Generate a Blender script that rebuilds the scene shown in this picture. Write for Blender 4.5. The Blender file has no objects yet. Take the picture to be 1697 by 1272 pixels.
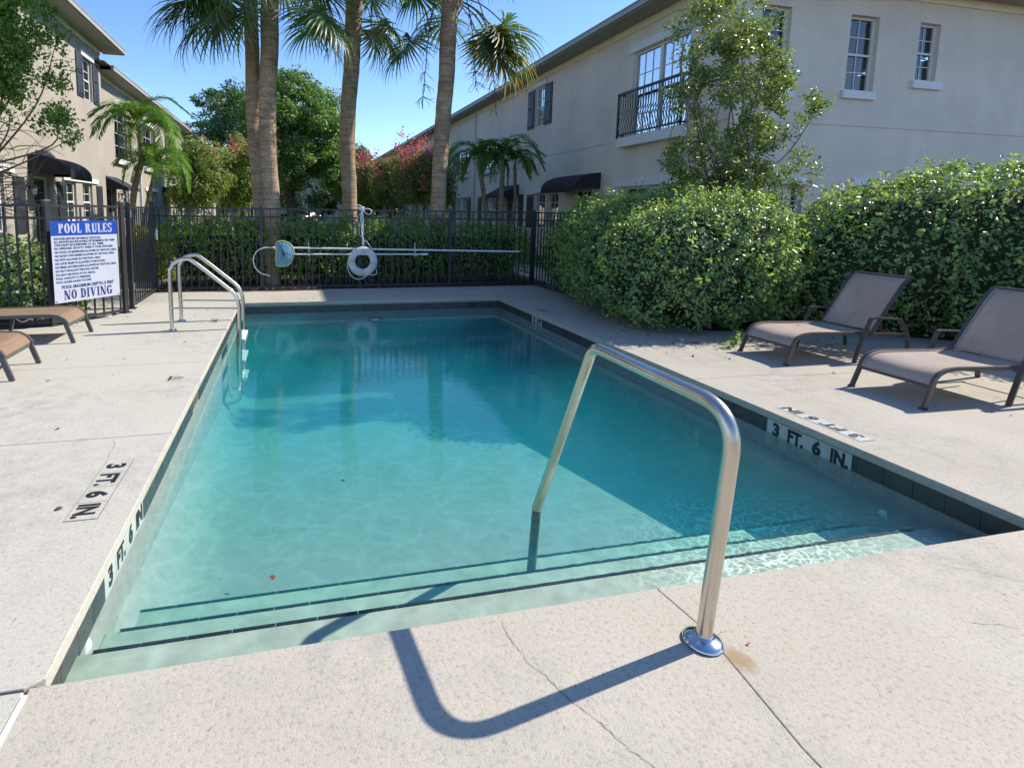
import bpy, bmesh, math, random
import numpy as np
from mathutils import Vector, Matrix

rng = np.random.default_rng(7)
random.seed(7)
sc = bpy.context.scene
C = sc.collection
rad = math.radians

# ------------------------------------------------------------------ camera
YAW, PITCH, ROLL = 0.22777, 0.12056, 0.014188
f_ = Vector((math.sin(YAW) * math.cos(PITCH), math.cos(YAW) * math.cos(PITCH), -math.sin(PITCH)))
r_ = Vector((math.cos(YAW), -math.sin(YAW), 0))
u_ = r_.cross(f_)
c_, s_ = math.cos(ROLL), math.sin(ROLL)
rr, uu = r_ * c_ + u_ * s_, u_ * c_ - r_ * s_
cam_d = bpy.data.cameras.new("camera")
cam = bpy.data.objects.new("camera", cam_d)
C.objects.link(cam)
m = Matrix((rr, uu, -f_)).transposed().to_4x4()
m.translation = Vector((0, 0, 1.35))
cam.matrix_world = m
cam_d.sensor_fit = 'HORIZONTAL'
cam_d.sensor_width = 36.0
cam_d.lens = 912.78 / 1697 * 36
cam_d.shift_x = 159.09 / 1697
cam_d.shift_y = -175.41 / 1697
cam_d.clip_end = 2000
sc.camera = cam

# ------------------------------------------------------------------ light
SUN_AZ, SUN_EL = 6.5, 40.5        # azimuth counted from +X towards +Y
w = bpy.data.worlds.new("World")
sc.world = w
w.use_nodes = True
nt = w.node_tree
nt.nodes.clear()
N = nt.nodes.new
sky = N('ShaderNodeTexSky')
sky.sky_type = 'NISHITA'
sky.sun_disc = False
sky.sun_elevation = rad(SUN_EL)
sky.sun_rotation = rad(90 - SUN_AZ)
sky.air_density = 0.9
sky.dust_density = 0.1
sky.ozone_density = 3.5
hsv = N('ShaderNodeHueSaturation')
hsv.inputs['Saturation'].default_value = 1.12
hsv.inputs['Hue'].default_value = 0.506
bg = N('ShaderNodeBackground')
bg.inputs['Strength'].default_value = 0.135
out = N('ShaderNodeOutputWorld')
# a few thin wisps of cloud, laid out by direction in the sky
tc = N('ShaderNodeTexCoord')
mp = N('ShaderNodeMapping')
mp.inputs['Scale'].default_value = (2.2, 2.2, 7.0)
cn = N('ShaderNodeTexNoise')
cn.inputs['Scale'].default_value = 1.7
cn.inputs['Detail'].default_value = 7
cn.inputs['Roughness'].default_value = 0.62
cr = N('ShaderNodeValToRGB')
cr.color_ramp.elements[0].position = 0.60
cr.color_ramp.elements[1].position = 0.82
mx = N('ShaderNodeMix')
mx.data_type = 'RGBA'
mx.inputs['B'].default_value = (4.5, 4.8, 5.2, 1)
L = nt.links.new
L(tc.outputs['Generated'], mp.inputs['Vector'])
L(mp.outputs[0], cn.inputs['Vector'])
L(cn.outputs['Fac'], cr.inputs[0])
L(cr.outputs[0], mx.inputs['Factor'])
L(sky.outputs[0], hsv.inputs['Color'])
L(hsv.outputs[0], mx.inputs['A'])
L(mx.outputs['Result'], bg.inputs['Color'])
L(bg.outputs[0], out.inputs[0])

sd = bpy.data.lights.new("sun", 'SUN')
sd.energy = 3.9
sd.angle = rad(0.53)
sd.color = (1.0, 0.92, 0.80)
sun = bpy.data.objects.new("sun", sd)
C.objects.link(sun)
sv = Vector((math.cos(rad(SUN_EL)) * math.cos(rad(SUN_AZ)), math.cos(rad(SUN_EL)) * math.sin(rad(SUN_AZ)), math.sin(rad(SUN_EL))))
sun.rotation_euler = sv.to_track_quat('Z', 'Y').to_euler()
sun.location = sv * 60

sc.view_settings.view_transform = 'Standard'
sc.view_settings.look = 'None'
sc.view_settings.gamma = 1
sc.view_settings.use_curve_mapping = False
sc.view_settings.exposure = 0.92
cy = sc.cycles
cy.max_bounces = 8
cy.diffuse_bounces = 5
cy.glossy_bounces = 3
cy.transmission_bounces = 6
cy.transparent_max_bounces = 12
cy.volume_bounces = 0
cy.caustics_reflective = False
cy.caustics_refractive = False
cy.sample_clamp_indirect = 6
cy.use_denoising = True

# ------------------------------------------------------------------ helpers
def catmull(P, n=6, closed=False):
    P = [np.array(p, float) for p in P]
    Q = [P[0] * 2 - P[1]] + P + [P[-1] * 2 - P[-2]]
    o = []
    for i in range(1, len(Q) - 2):
        a, b, c, d = Q[i - 1:i + 3]
        for k in range(n):
            t = k / n
            o.append(0.5 * (2 * b + (c - a) * t + (2 * a - 5 * b + 4 * c - d) * t * t + (3 * b - a - 3 * c + d) * t ** 3))
    o.append(P[-1])
    return o

def rounded(P, r, n=6):
    """polyline with its inner corners rounded; r one radius or one per inner corner"""
    P = [np.array(p, float) for p in P]
    if not hasattr(r, '__len__'):
        r = [r] * (len(P) - 2)
    o = [P[0]]
    for i in range(1, len(P) - 1):
        a, b, c = P[i - 1], P[i], P[i + 1]
        u, v = a - b, c - b
        lu, lv = np.linalg.norm(u), np.linalg.norm(v)
        u /= lu; v /= lv
        ang = math.acos(max(-1, min(1, float(u @ v))))
        if math.pi - ang < 0.05:
            o.append(b); continue
        t = min(r[i - 1] / math.tan(ang / 2), lu * 0.48, lv * 0.48)
        p0, p1 = b + u * t, b + v * t
        for k in range(n + 1):
            s = k / n
            o.append((1 - s) ** 2 * p0 + 2 * s * (1 - s) * b + s * s * p1)
    o.append(P[-1])
    return o

class MB:
    """collects shapes and links them as one mesh object"""
    def __init__(s):
        s.v, s.f, s.sm, s.mi = [], [], [], []
        s.m = 0
    def add(s, vs, fs, smooth=False):
        o = len(s.v)
        s.v.extend([tuple(map(float, p)) for p in vs])
        for f in fs:
            s.f.append(tuple(i + o for i in f)); s.sm.append(smooth); s.mi.append(s.m)
        return s
    def box(s, x0, x1, y0, y1, z0, z1):
        return s.hexa([(x0, y0, z0), (x1, y0, z0), (x1, y1, z0), (x0, y1, z0), (x0, y0, z1), (x1, y0, z1), (x1, y1, z1), (x0, y1, z1)])
    def hexa(s, p):
        return s.add(p, [(0, 3, 2, 1), (4, 5, 6, 7), (0, 1, 5, 4), (1, 2, 6, 5), (2, 3, 7, 6), (3, 0, 4, 7)])
    def beam(s, a, b, w, h, up=(0, 0, 1)):
        """rectangular bar from a to b; w sideways, h along up"""
        a, b, up = (np.array(q, float) for q in (a, b, up))
        d = b - a; d /= np.linalg.norm(d)
        sd = np.cross(d, up)
        if np.linalg.norm(sd) < 1e-6: sd = np.cross(d, (1, 0, 0))
        sd /= np.linalg.norm(sd); uh = np.cross(sd, d)
        q = []
        for e in (a, b):
            q += [e - sd * w / 2 - uh * h / 2, e + sd * w / 2 - uh * h / 2, e + sd * w / 2 + uh * h / 2, e - sd * w / 2 + uh * h / 2]
        return s.hexa(q)
    def sweep(s, P, w, h, side):
        """rectangular section swept along P, w along side, h across"""
        P = [np.array(p, float) for p in P]; side = np.array(side, float)
        vs, fs = [], []
        for i, p in enumerate(P):
            d = P[min(i + 1, len(P) - 1)] - P[max(i - 1, 0)]
            nn = np.cross(d, side); nn /= np.linalg.norm(nn)
            vs += [p - side * w / 2 - nn * h / 2, p + side * w / 2 - nn * h / 2, p + side * w / 2 + nn * h / 2, p - side * w / 2 + nn * h / 2]
        for i in range(len(P) - 1):
            for k in range(4):
                a, b = i * 4 + k, i * 4 + (k + 1) % 4
                fs.append((a, b, b + 4, a + 4))
        fs += [(3, 2, 1, 0), tuple(len(vs) - 4 + k for k in range(4))]
        return s.add(vs, fs)
    def tube(s, P, r, n=8, cap=True):
        P = [np.array(p, float) for p in P]
        if not hasattr(r, '__len__'): r = [r] * len(P)
        vs, fs = [], []
        T = []
        for i in range(len(P)):
            d = P[min(i + 1, len(P) - 1)] - P[max(i - 1, 0)]
            T.append(d / (np.linalg.norm(d) + 1e-12))
        a = np.array((0, 0, 1.)) if abs(T[0][2]) < 0.9 else np.array((1., 0, 0))
        u = np.cross(T[0], a); u /= np.linalg.norm(u)
        for i, p in enumerate(P):
            u = u - T[i] * (u @ T[i]); u /= np.linalg.norm(u); v = np.cross(T[i], u)
            for k in range(n):
                t = 2 * math.pi * k / n
                vs.append(p + r[i] * (math.cos(t) * u + math.sin(t) * v))
        for i in range(len(P) - 1):
            for k in range(n):
                k2 = (k + 1) % n
                fs.append((i * n + k, i * n + k2, (i + 1) * n + k2, (i + 1) * n + k))
        s.add(vs, fs, True)
        if cap:
            s.add(vs[:n], [tuple(range(n))[::-1]]); s.add(vs[-n:], [tuple(range(n))])
        return s
    def lathe(s, prof, c, n=24, smooth=True, axis='z'):
        vs, fs = [], []
        for (r, z) in prof:
            for k in range(n):
                t = 2 * math.pi * k / n
                q = (r * math.cos(t), r * math.sin(t), z)
                if axis == 'y': q = (q[0], q[2], q[1])
                if axis == 'x': q = (q[2], q[0], q[1])
                vs.append((c[0] + q[0], c[1] + q[1], c[2] + q[2]))
        for i in range(len(prof) - 1):
            for k in range(n):
                k2 = (k + 1) % n
                fs.append((i * n + k, i * n + k2, (i + 1) * n + k2, (i + 1) * n + k))
        return s.add(vs, fs, smooth)
    def prism(s, poly, z0, z1):
        n = len(poly)
        vs = [(x, y, z0) for x, y in poly] + [(x, y, z1) for x, y in poly]
        fs = [tuple(range(n))[::-1], tuple(range(n, 2 * n))] + [(i, (i + 1) % n, n + (i + 1) % n, n + i) for i in range(n)]
        return s.add(vs, fs)
    def mesh(s, name, mats):
        me = bpy.data.meshes.new(name)
        me.from_pydata(s.v, [], s.f)
        if mats is not None and not isinstance(mats, (list, tuple)): mats = [mats]
        for q in mats or []: me.materials.append(q)
        me.polygons.foreach_set('use_smooth', s.sm)
        if mats and len(mats) > 1: me.polygons.foreach_set('material_index', s.mi)
        me.update()
        return me
    def build(s, name, mats, parent=None, bevel=0, loc=None):
        o = bpy.data.objects.new(name, s.mesh(name, mats))
        C.objects.link(o)
        if parent is not None: o.parent = parent
        if loc is not None: o.location = loc
        if bevel:
            b = o.modifiers.new('bevel', 'BEVEL'); b.width = bevel; b.segments = 2; b.limit_method = 'ANGLE'
            b.angle_limit = rad(50); b.harden_normals = False
        return o

def tag(o, label=None, cat=None, group=None, kind=None):
    if label: o['label'] = label
    if cat: o['category'] = cat
    if group: o['group'] = group
    if kind: o['kind'] = kind
    return o
def empty(name, label, cat, group=None, loc=(0, 0, 0), rz=0):
    o = bpy.data.objects.new(name, None); C.objects.link(o)
    o.location = loc; o.rotation_euler = (0, 0, rz); o.empty_display_size = 0.1
    return tag(o, label, cat, group)
def inst(me, name, parent=None, loc=None, rot=None, scale=None):
    o = bpy.data.objects.new(name, me); C.objects.link(o)
    if parent is not None: o.parent = parent
    if loc is not None: o.location = loc
    if rot is not None: o.rotation_euler = rot
    if scale is not None: o.scale = scale
    return o
def copy_tree(o, parent=None):
    c = o.copy(); C.objects.link(c)
    if parent is not None: c.parent = parent
    for ch in [q for q in kids.get(o, [])]: copy_tree(ch, c)
    return c
kids = {}
def note_kids():
    kids.clear()
    for q in C.objects:
        if q.parent: kids.setdefault(q.parent, []).append(q)

def text_mesh(txt, size, xscale=1.0, bold=0.0, align='LEFT', name='lettering', spacing=1.0):
    cu = bpy.data.curves.new('t', 'FONT')
    cu.body = txt; cu.size = size; cu.align_x = align; cu.offset = bold; cu.fill_mode = 'BOTH'; cu.extrude = 0.0006
    cu.resolution_u = 3; cu.space_character = spacing
    o = bpy.data.objects.new('t', cu); C.objects.link(o)
    dg = bpy.context.evaluated_depsgraph_get()
    dg.update()
    me = bpy.data.meshes.new_from_object(o.evaluated_get(dg))
    me.name = name
    bpy.data.objects.remove(o); bpy.data.curves.remove(cu)
    me.transform(Matrix.Diagonal((xscale, 1, 1, 1)))
    return me
def place(me, name, parent, o, xd, yd, mat):
    """put a flat mesh at o, its x along xd and its y along yd"""
    me.materials.clear(); me.materials.append(mat)
    ob = bpy.data.objects.new(name, me); C.objects.link(ob)
    xd, yd = Vector(xd).normalized(), Vector(yd).normalized()
    mm = Matrix((xd, yd, xd.cross(yd))).transposed().to_4x4(); mm.translation = Vector(o)
    ob.parent = parent
    ob.matrix_basis = mm
    return ob

# ------------------------------------------------------------------ materials
def mat(name):
    q = bpy.data.materials.new(name); q.use_nodes = True
    t = q.node_tree
    b = t.nodes['Principled BSDF']
    return q, t, b
def nd(t, typ, **kw):
    n = t.nodes.new(typ)
    for k, v in kw.items():
        if k.startswith('i_'): n.inputs[k[2:].replace('_', ' ')].default_value = v
        else: setattr(n, k, v)
    return n
def ramp(t, src, stops):
    r = t.nodes.new('ShaderNodeValToRGB')
    e = r.color_ramp.elements
    while len(e) > 1: e.remove(e[-1])
    e[0].position, e[0].color = stops[0][0], (*stops[0][1], 1) if len(stops[0][1]) == 3 else stops[0][1]
    for p, c in stops[1:]:
        x = e.new(p); x.color = (*c, 1)
    t.links.new(src, r.inputs[0])
    return r
def noise(t, scale, detail=4, rough=0.55, vec=None, stretch=None, coord='Object'):
    if vec is None:
        vec = nd(t, 'ShaderNodeTexCoord').outputs[coord]
    if stretch is not None:
        mpp = nd(t, 'ShaderNodeMapping'); mpp.inputs['Scale'].default_value = stretch
        t.links.new(vec, mpp.inputs[0]); vec = mpp.outputs[0]
    n = nd(t, 'ShaderNodeTexNoise', i_Scale=scale, i_Detail=detail, i_Roughness=rough)
    t.links.new(vec, n.inputs['Vector'])
    return n.outputs['Fac']
def mixc(t, fac, a, b, blend='MIX'):
    n = nd(t, 'ShaderNodeMix', data_type='RGBA', blend_type=blend)
    for s, v in (('Factor', fac), ('A', a), ('B', b)):
        if isinstance(v, (float, int)): n.inputs[s].default_value = v
        elif isinstance(v, tuple): n.inputs[s].default_value = (*v, 1)
        else: t.links.new(v, n.inputs[s])
    return n.outputs['Result']
def bump(t, b, h, strength=0.3, dist=0.01, nrm=None):
    n = nd(t, 'ShaderNodeBump', i_Strength=strength, i_Distance=dist)
    t.links.new(h, n.inputs['Height'])
    if nrm is not None: t.links.new(nrm, n.inputs['Normal'])
    if b is not None: t.links.new(n.outputs[0], b.inputs['Normal'])
    return n.outputs[0]
def simple(name, col, rough=0.6, metal=0.0, var=0.06, nscale=6, bmp=0.0, bscale=60, spec=0.5):
    q, t, b = mat(name)
    f = noise(t, nscale, 5)
    c0 = tuple(max(0, x * (1 - var)) for x in col); c1 = tuple(min(1, x * (1 + var)) for x in col)
    r = ramp(t, f, [(0.3, c0), (0.7, c1)])
    t.links.new(r.outputs[0], b.inputs['Base Color'])
    b.inputs['Roughness'].default_value = rough
    b.inputs['Metallic'].default_value = metal
    b.inputs['Specular IOR Level'].default_value = spec
    if bmp: bump(t, b, noise(t, bscale, 4), bmp, 0.004)
    return q
M = {}
# pool deck: sprayed knock-down concrete, off white with grime and speckle
def deck_mat(name, base, warm, grime, near=1.0):
    q, t, b = mat(name)
    tcn = nd(t, 'ShaderNodeTexCoord').outputs['Object']
    n1 = noise(t, 1.3, 6, 0.62, vec=tcn)
    n2 = noise(t, 9, 6, 0.65, vec=tcn)
    n3 = noise(t, 60, 3, 0.6, vec=tcn)
    n4 = noise(t, 170, 2, 0.5, vec=tcn)
    c = ramp(t, n1, [(0.3, base), (0.7, warm)]).outputs[0]
    g = ramp(t, n2, [(0.42, (0, 0, 0)), (0.66, (1, 1, 1))]).outputs[0]
    n5 = ramp(t, noise(t, 0.9, 3, 0.5, vec=tcn), [(0.42, (0, 0, 0)), (0.66, (1, 1, 1))]).outputs[0]
    gm = nd(t, 'ShaderNodeMath', operation='MULTIPLY'); t.links.new(g, gm.inputs[0]); t.links.new(n5, gm.inputs[1])
    gm2 = nd(t, 'ShaderNodeMath', operation='MULTIPLY'); t.links.new(gm.outputs[0], gm2.inputs[0]); gm2.inputs[1].default_value = 0.75
    c = mixc(t, gm2.outputs[0], c, grime)
    sp = ramp(t, n3, [(0.30, (0.70, 0.68, 0.66)), (0.46, (1, 1, 1)), (0.7, (1.05, 1.05, 1.05))]).outputs[0]
    c = mixc(t, 0.75, c, sp, 'MULTIPLY')
    sp2 = ramp(t, n4, [(0.33, (0.62, 0.6, 0.58)), (0.45, (1, 1, 1))]).outputs[0]
    c = mixc(t, 0.5, c, sp2, 'MULTIPLY')
    # scattered pits and dark specks
    vo = nd(t, 'ShaderNodeTexVoronoi', i_Scale=26.0); t.links.new(tcn, vo.inputs['Vector'])
    dk = ramp(t, vo.outputs['Distance'], [(0.03, (0.35, 0.32, 0.3)), (0.07, (1, 1, 1))]).outputs[0]
    msk = ramp(t, n2, [(0.52, (0, 0, 0)), (0.62, (0.8, 0.8, 0.8))]).outputs[0]
    c = mixc(t, msk, c, mixc(t, 1.0, c, dk, 'MULTIPLY'))
    t.links.new(c, b.inputs['Base Color'])
    b.inputs['Roughness'].default_value = 0.85
    b.inputs['Specular IOR Level'].default_value = 0.25
    bn = bump(t, None, n3, 0.32 * near, 0.006)
    bump(t, b, n4, 0.35 * near, 0.003, nrm=bn)
    return q
M['deck'] = deck_mat('deck_concrete', (0.465, 0.43, 0.355), (0.43, 0.39, 0.315), (0.31, 0.295, 0.26))
M['deck_left'] = deck_mat('deck_concrete_pale', (0.485, 0.465, 0.395), (0.46, 0.435, 0.365), (0.30, 0.295, 0.27), 0.5)
M['deck_right'] = deck_mat('deck_concrete_tan', (0.43, 0.40, 0.335), (0.39, 0.355, 0.295), (0.28, 0.26, 0.225), 0.6)
M['sidewalk'] = deck_mat('sidewalk_concrete', (0.5, 0.46, 0.40), (0.45, 0.41, 0.35), (0.3, 0.28, 0.25), 0.6)
M['caulk'] = simple('joint_filler', (0.62, 0.64, 0.66), 0.6)
M['crack'] = simple('crack_dark', (0.10, 0.08, 0.06), 0.9)
M['rust'] = simple('rust_stain', (0.42, 0.27, 0.14), 0.9)
def soft_edge(q, scale=45):
    t = q.node_tree; b = t.nodes['Principled BSDF']; tcn = nd(t, 'ShaderNodeTexCoord').outputs['Object']
    g = nd(t, 'ShaderNodeTexGradient', gradient_type='SPHERICAL'); mp_ = nd(t, 'ShaderNodeMapping'); mp_.inputs['Scale'].default_value = (17, 13, 10)
    t.links.new(tcn, mp_.inputs[0]); t.links.new(mp_.outputs[0], g.inputs[0])
    m_ = nd(t, 'ShaderNodeMath', operation='MULTIPLY'); t.links.new(g.outputs['Fac'], m_.inputs[0]); t.links.new(noise(t, scale, 4, 0.6, vec=tcn), m_.inputs[1])
    r = ramp(t, m_.outputs[0], [(0.08, (0, 0, 0)), (0.42, (0.6, 0.6, 0.6))]); t.links.new(r.outputs[0], b.inputs['Alpha'])
soft_edge(M['rust'])

def plaster():
    q, t, b = mat('pool_plaster')
    n1 = noise(t, 2.2, 6, 0.65); n2 = noise(t, 14, 5, 0.7)
    c = ramp(t, n1, [(0.25, (0.31, 0.29, 0.27)), (0.5, (0.38, 0.34, 0.32)), (0.75, (0.34, 0.32, 0.30))]).outputs[0]
    c2 = ramp(t, n2, [(0.3, (0.72, 0.75, 0.70)), (0.6, (1, 1, 1))]).outputs[0]
    c = mixc(t, 0.7, c, c2, 'MULTIPLY')
    t.links.new(c, b.inputs['Base Color'])
    b.inputs['Roughness'].default_value = 0.7
    bump(t, b, n2, 0.2, 0.01)
    return q
M['plaster'] = plaster()
M['step_plaster'] = simple('pool_step_plaster', (0.30, 0.37, 0.30), 0.7, var=0.18, nscale=9, bmp=0.2, bscale=50)

def water():
    q = bpy.data.materials.new('pool_water'); q.use_nodes = True
    t = q.node_tree; t.nodes.clear()
    o = nd(t, 'ShaderNodeOutputMaterial')
    geo = nd(t, 'ShaderNodeNewGeometry')
    dot = nd(t, 'ShaderNodeVectorMath', operation='DOT_PRODUCT')
    tco = nd(t, 'ShaderNodeTexCoord').outputs['Object']
    # ripples: nearly still, livelier where the return jet reaches the near right corner
    sep = nd(t, 'ShaderNodeVectorMath', operation='DISTANCE'); sep.inputs[1].default_value = (2.15, 1.72, -0.165)
    t.links.new(tco, sep.inputs[0])
    mk = nd(t, 'ShaderNodeMapRange'); mk.inputs['From Min'].default_value = 0.25; mk.inputs['From Max'].default_value = 1.25
    mk.inputs['To Min'].default_value = 1.0; mk.inputs['To Max'].default_value = 0.05
    t.links.new(sep.outputs['Value'], mk.inputs['Value'])
    r1 = noise(t, 5, 3, 0.5, vec=tco)
    r2 = noise(t, 26, 2, 0.45, vec=tco, stretch=(1, 1.3, 1))
    mm_ = nd(t, 'ShaderNodeMath', operation='MULTIPLY'); t.links.new(r2, mm_.inputs[0]); t.links.new(mk.outputs[0], mm_.inputs[1])
    b1 = bump(t, None, r1, 0.05, 0.01)
    b2 = bump(t, None, mm_.outputs[0], 0.9, 0.012, nrm=b1)
    t.links.new(b2, dot.inputs[0]); t.links.new(geo.outputs['Incoming'], dot.inputs[1])
    ab = nd(t, 'ShaderNodeMath', operation='ABSOLUTE'); t.links.new(dot.outputs['Value'], ab.inputs[0])
    om = nd(t, 'ShaderNodeMath', operation='SUBTRACT'); om.inputs[0].default_value = 1; t.links.new(ab.outputs[0], om.inputs[1])
    pw = nd(t, 'ShaderNodeMath', operation='POWER'); t.links.new(om.outputs[0], pw.inputs[0]); pw.inputs[1].default_value = 5
    ma = nd(t, 'ShaderNodeMath', operation='MULTIPLY_ADD'); t.links.new(pw.outputs[0], ma.inputs[0]); ma.inputs[1].default_value = 0.98; ma.inputs[2].default_value = 0.022
    ma.use_clamp = True
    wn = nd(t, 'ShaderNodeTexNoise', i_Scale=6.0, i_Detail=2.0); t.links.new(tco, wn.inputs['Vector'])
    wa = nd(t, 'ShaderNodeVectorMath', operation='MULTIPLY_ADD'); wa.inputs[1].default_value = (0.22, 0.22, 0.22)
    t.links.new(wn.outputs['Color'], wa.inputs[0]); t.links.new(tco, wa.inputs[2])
    def caustic_web(scale, lo, hi, st):  # caustics painted as bright cell edges in the surface's transmission colour
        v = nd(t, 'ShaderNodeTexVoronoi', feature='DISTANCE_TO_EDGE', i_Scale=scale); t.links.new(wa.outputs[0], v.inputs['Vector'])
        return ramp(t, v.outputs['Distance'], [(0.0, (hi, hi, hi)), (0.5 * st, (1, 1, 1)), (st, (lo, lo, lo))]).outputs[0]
    calm, lively = caustic_web(4.5, 0.975, 1.055, 0.15), caustic_web(21, 0.84, 1.75, 0.20)
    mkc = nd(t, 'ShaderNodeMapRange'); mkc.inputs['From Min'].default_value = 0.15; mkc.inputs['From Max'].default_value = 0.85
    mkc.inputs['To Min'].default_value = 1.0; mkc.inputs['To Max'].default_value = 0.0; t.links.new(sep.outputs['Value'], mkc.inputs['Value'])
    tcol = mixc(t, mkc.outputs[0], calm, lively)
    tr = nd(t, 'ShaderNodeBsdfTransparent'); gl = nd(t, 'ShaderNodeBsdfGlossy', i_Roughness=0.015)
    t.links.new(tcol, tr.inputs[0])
    t.links.new(b2, gl.inputs['Normal'])
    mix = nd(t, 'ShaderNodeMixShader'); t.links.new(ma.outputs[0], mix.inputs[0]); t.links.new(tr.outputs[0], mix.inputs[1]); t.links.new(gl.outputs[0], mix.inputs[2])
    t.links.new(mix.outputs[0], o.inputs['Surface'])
    va = nd(t, 'ShaderNodeVolumeAbsorption'); va.inputs['Color'].default_value = (0.0, 0.93, 0.945, 1); va.inputs['Density'].default_value = 0.62
    vs = nd(t, 'ShaderNodeVolumeScatter'); vs.inputs['Color'].default_value = (0.04, 0.80, 1.0, 1); vs.inputs['Density'].default_value = 0.32
    ads = nd(t, 'ShaderNodeAddShader'); t.links.new(va.outputs[0], ads.inputs[0]); t.links.new(vs.outputs[0], ads.inputs[1])
    t.links.new(ads.outputs[0], o.inputs['Volume'])
    return q
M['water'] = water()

def obj_random(name, cols, rough, bmp=0.2, bs=40, spec=0.5, streak=None):
    q, t, b = mat(name)
    oi = nd(t, 'ShaderNodeObjectInfo')
    r = ramp(t, oi.outputs['Random'], [(i / max(1, len(cols) - 1), c) for i, c in enumerate(cols)])
    n = noise(t, 18, 5, 0.6, stretch=streak)
    v = ramp(t, n, [(0.3, (0.6, 0.6, 0.6)), (0.65, (1.1, 1.1, 1.1))]).outputs[0]
    c = mixc(t, 0.8, r.outputs[0], v, 'MULTIPLY')
    t.links.new(c, b.inputs['Base Color']); b.inputs['Roughness'].default_value = rough
    b.inputs['Specular IOR Level'].default_value = spec
    if bmp: bump(t, b, noise(t, bs, 3), bmp, 0.003)
    return q
M['slate'] = obj_random('slate_tile', [(0.040, 0.042, 0.046), (0.07, 0.068, 0.07), (0.052, 0.058, 0.064)], 0.35)
M['nosing'] = obj_random('step_edge_tile', [(0.010, 0.012, 0.016), (0.02, 0.02, 0.024), (0.008, 0.01, 0.02)], 0.4, bmp=0)
M['white_tile'] = simple('white_marker_tile', (0.50, 0.51, 0.49), 0.35)
M['ink'] = simple('black_lettering', (0.015, 0.015, 0.018), 0.5, var=0)
M['red_ink'] = simple('red_lettering', (0.38, 0.05, 0.04), 0.5, var=0)
M['sign_blue'] = simple('sign_blue', (0.012, 0.055, 0.33), 0.35, var=0.03)
M['sign_navy'] = simple('sign_navy_ink', (0.015, 0.03, 0.13), 0.5, var=0)
M['sign_white'] = simple('sign_white', (0.44, 0.47, 0.54), 0.35, var=0.03)

def steel():
    q, t, b = mat('stainless_steel')
    n = noise(t, 5, 5, 0.6, stretch=(1, 1, 0.35)); n2 = noise(t, 90, 2)
    c = ramp(t, n, [(0.3, (0.50, 0.45, 0.38)), (0.65, (0.66, 0.63, 0.58))]).outputs[0]
    t.links.new(c, b.inputs['Base Color']); b.inputs['Metallic'].default_value = 1
    r = ramp(t, n, [(0.3, (0.34, 0.34, 0.34)), (0.7, (0.16, 0.16, 0.16))]).outputs[0]
    t.links.new(r, b.inputs['Roughness'])
    bump(t, b, n2, 0.03, 0.002)
    return q
M['steel'] = steel()
M['steel_dark'] = simple('tarnished_steel', (0.13, 0.15, 0.15), 0.45, metal=0.7, var=0.35, nscale=20)
M['chrome'] = simple('chrome_flange', (0.62, 0.63, 0.65), 0.14, metal=1)
M['fence'] = simple('fence_powder_coat', (0.028, 0.028, 0.032), 0.42, var=0.25, nscale=9)
M['cap'] = simple('post_cap_grey', (0.12, 0.13, 0.14), 0.5, var=0.2)
M['bronze'] = simple('bronze_frame', (0.085, 0.07, 0.06), 0.38, var=0.15)
M['grey_frame'] = simple('grey_frame', (0.075, 0.075, 0.075), 0.4, var=0.15)
def sling(name, c0, c1, wave=520):
    q, t, b = mat(name)
    tco = nd(t, 'ShaderNodeTexCoord').outputs['Object']
    hx = nd(t, 'ShaderNodeTexWave', wave_type='BANDS', bands_direction='X'); hx.inputs['Scale'].default_value = wave / 6.283
    hy = nd(t, 'ShaderNodeTexWave', wave_type='BANDS', bands_direction='Y'); hy.inputs['Scale'].default_value = wave / 6.283
    hx.inputs['Distortion'].default_value = 0.6; hy.inputs['Distortion'].default_value = 0.6
    t.links.new(tco, hx.inputs[0]); t.links.new(tco, hy.inputs[0])
    n = noise(t, 5, 5, 0.6, vec=tco)
    ns = noise(t, 30, 4, 0.6, vec=tco, stretch=(1, 6, 1))
    m1 = nd(t, 'ShaderNodeMath', operation='MULTIPLY'); t.links.new(hx.outputs['Fac'], m1.inputs[0]); t.links.new(hy.outputs['Fac'], m1.inputs[1])
    c = ramp(t, n, [(0.3, c0), (0.7, c1)]).outputs[0]
    c = mixc(t, 0.35, c, ramp(t, ns, [(0.3, (0.6, 0.6, 0.6)), (0.65, (1.15, 1.15, 1.15))]).outputs[0], 'MULTIPLY')
    d = ramp(t, m1.outputs[0], [(0.0, (0.72, 0.72, 0.72)), (0.6, (1.1, 1.1, 1.1))]).outputs[0]
    c = mixc(t, 0.7, c, d, 'MULTIPLY')
    t.links.new(c, b.inputs['Base Color']); b.inputs['Roughness'].default_value = 0.75
    b.inputs['Specular IOR Level'].default_value = 0.3
    bump(t, b, m1.outputs[0], 0.25, 0.002)
    tl = nd(t, 'ShaderNodeBsdfTranslucent'); t.links.new(c, tl.inputs[0])      # open weave lets the sun through
    mi = nd(t, 'ShaderNodeMixShader'); mi.inputs[0].default_value = 0.38
    t.links.new(b.outputs[0], mi.inputs[1]); t.links.new(tl.outputs[0], mi.inputs[2]); t.links.new(mi.outputs[0], t.nodes['Material Output'].inputs[0])
    return q
M['sling_brown'] = sling('brown_mesh_sling', (0.56, 0.47, 0.40), (0.64, 0.54, 0.46))
M['sling_tan'] = sling('tan_mesh_sling', (0.40, 0.27, 0.18), (0.45, 0.31, 0.21))
M['white_plastic'] = simple('white_plastic', (0.72, 0.72, 0.70), 0.45, var=0.08)
M['buoy'] = simple('weathered_white_foam', (0.60, 0.60, 0.56), 0.6, var=0.12, nscale=12)
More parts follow.
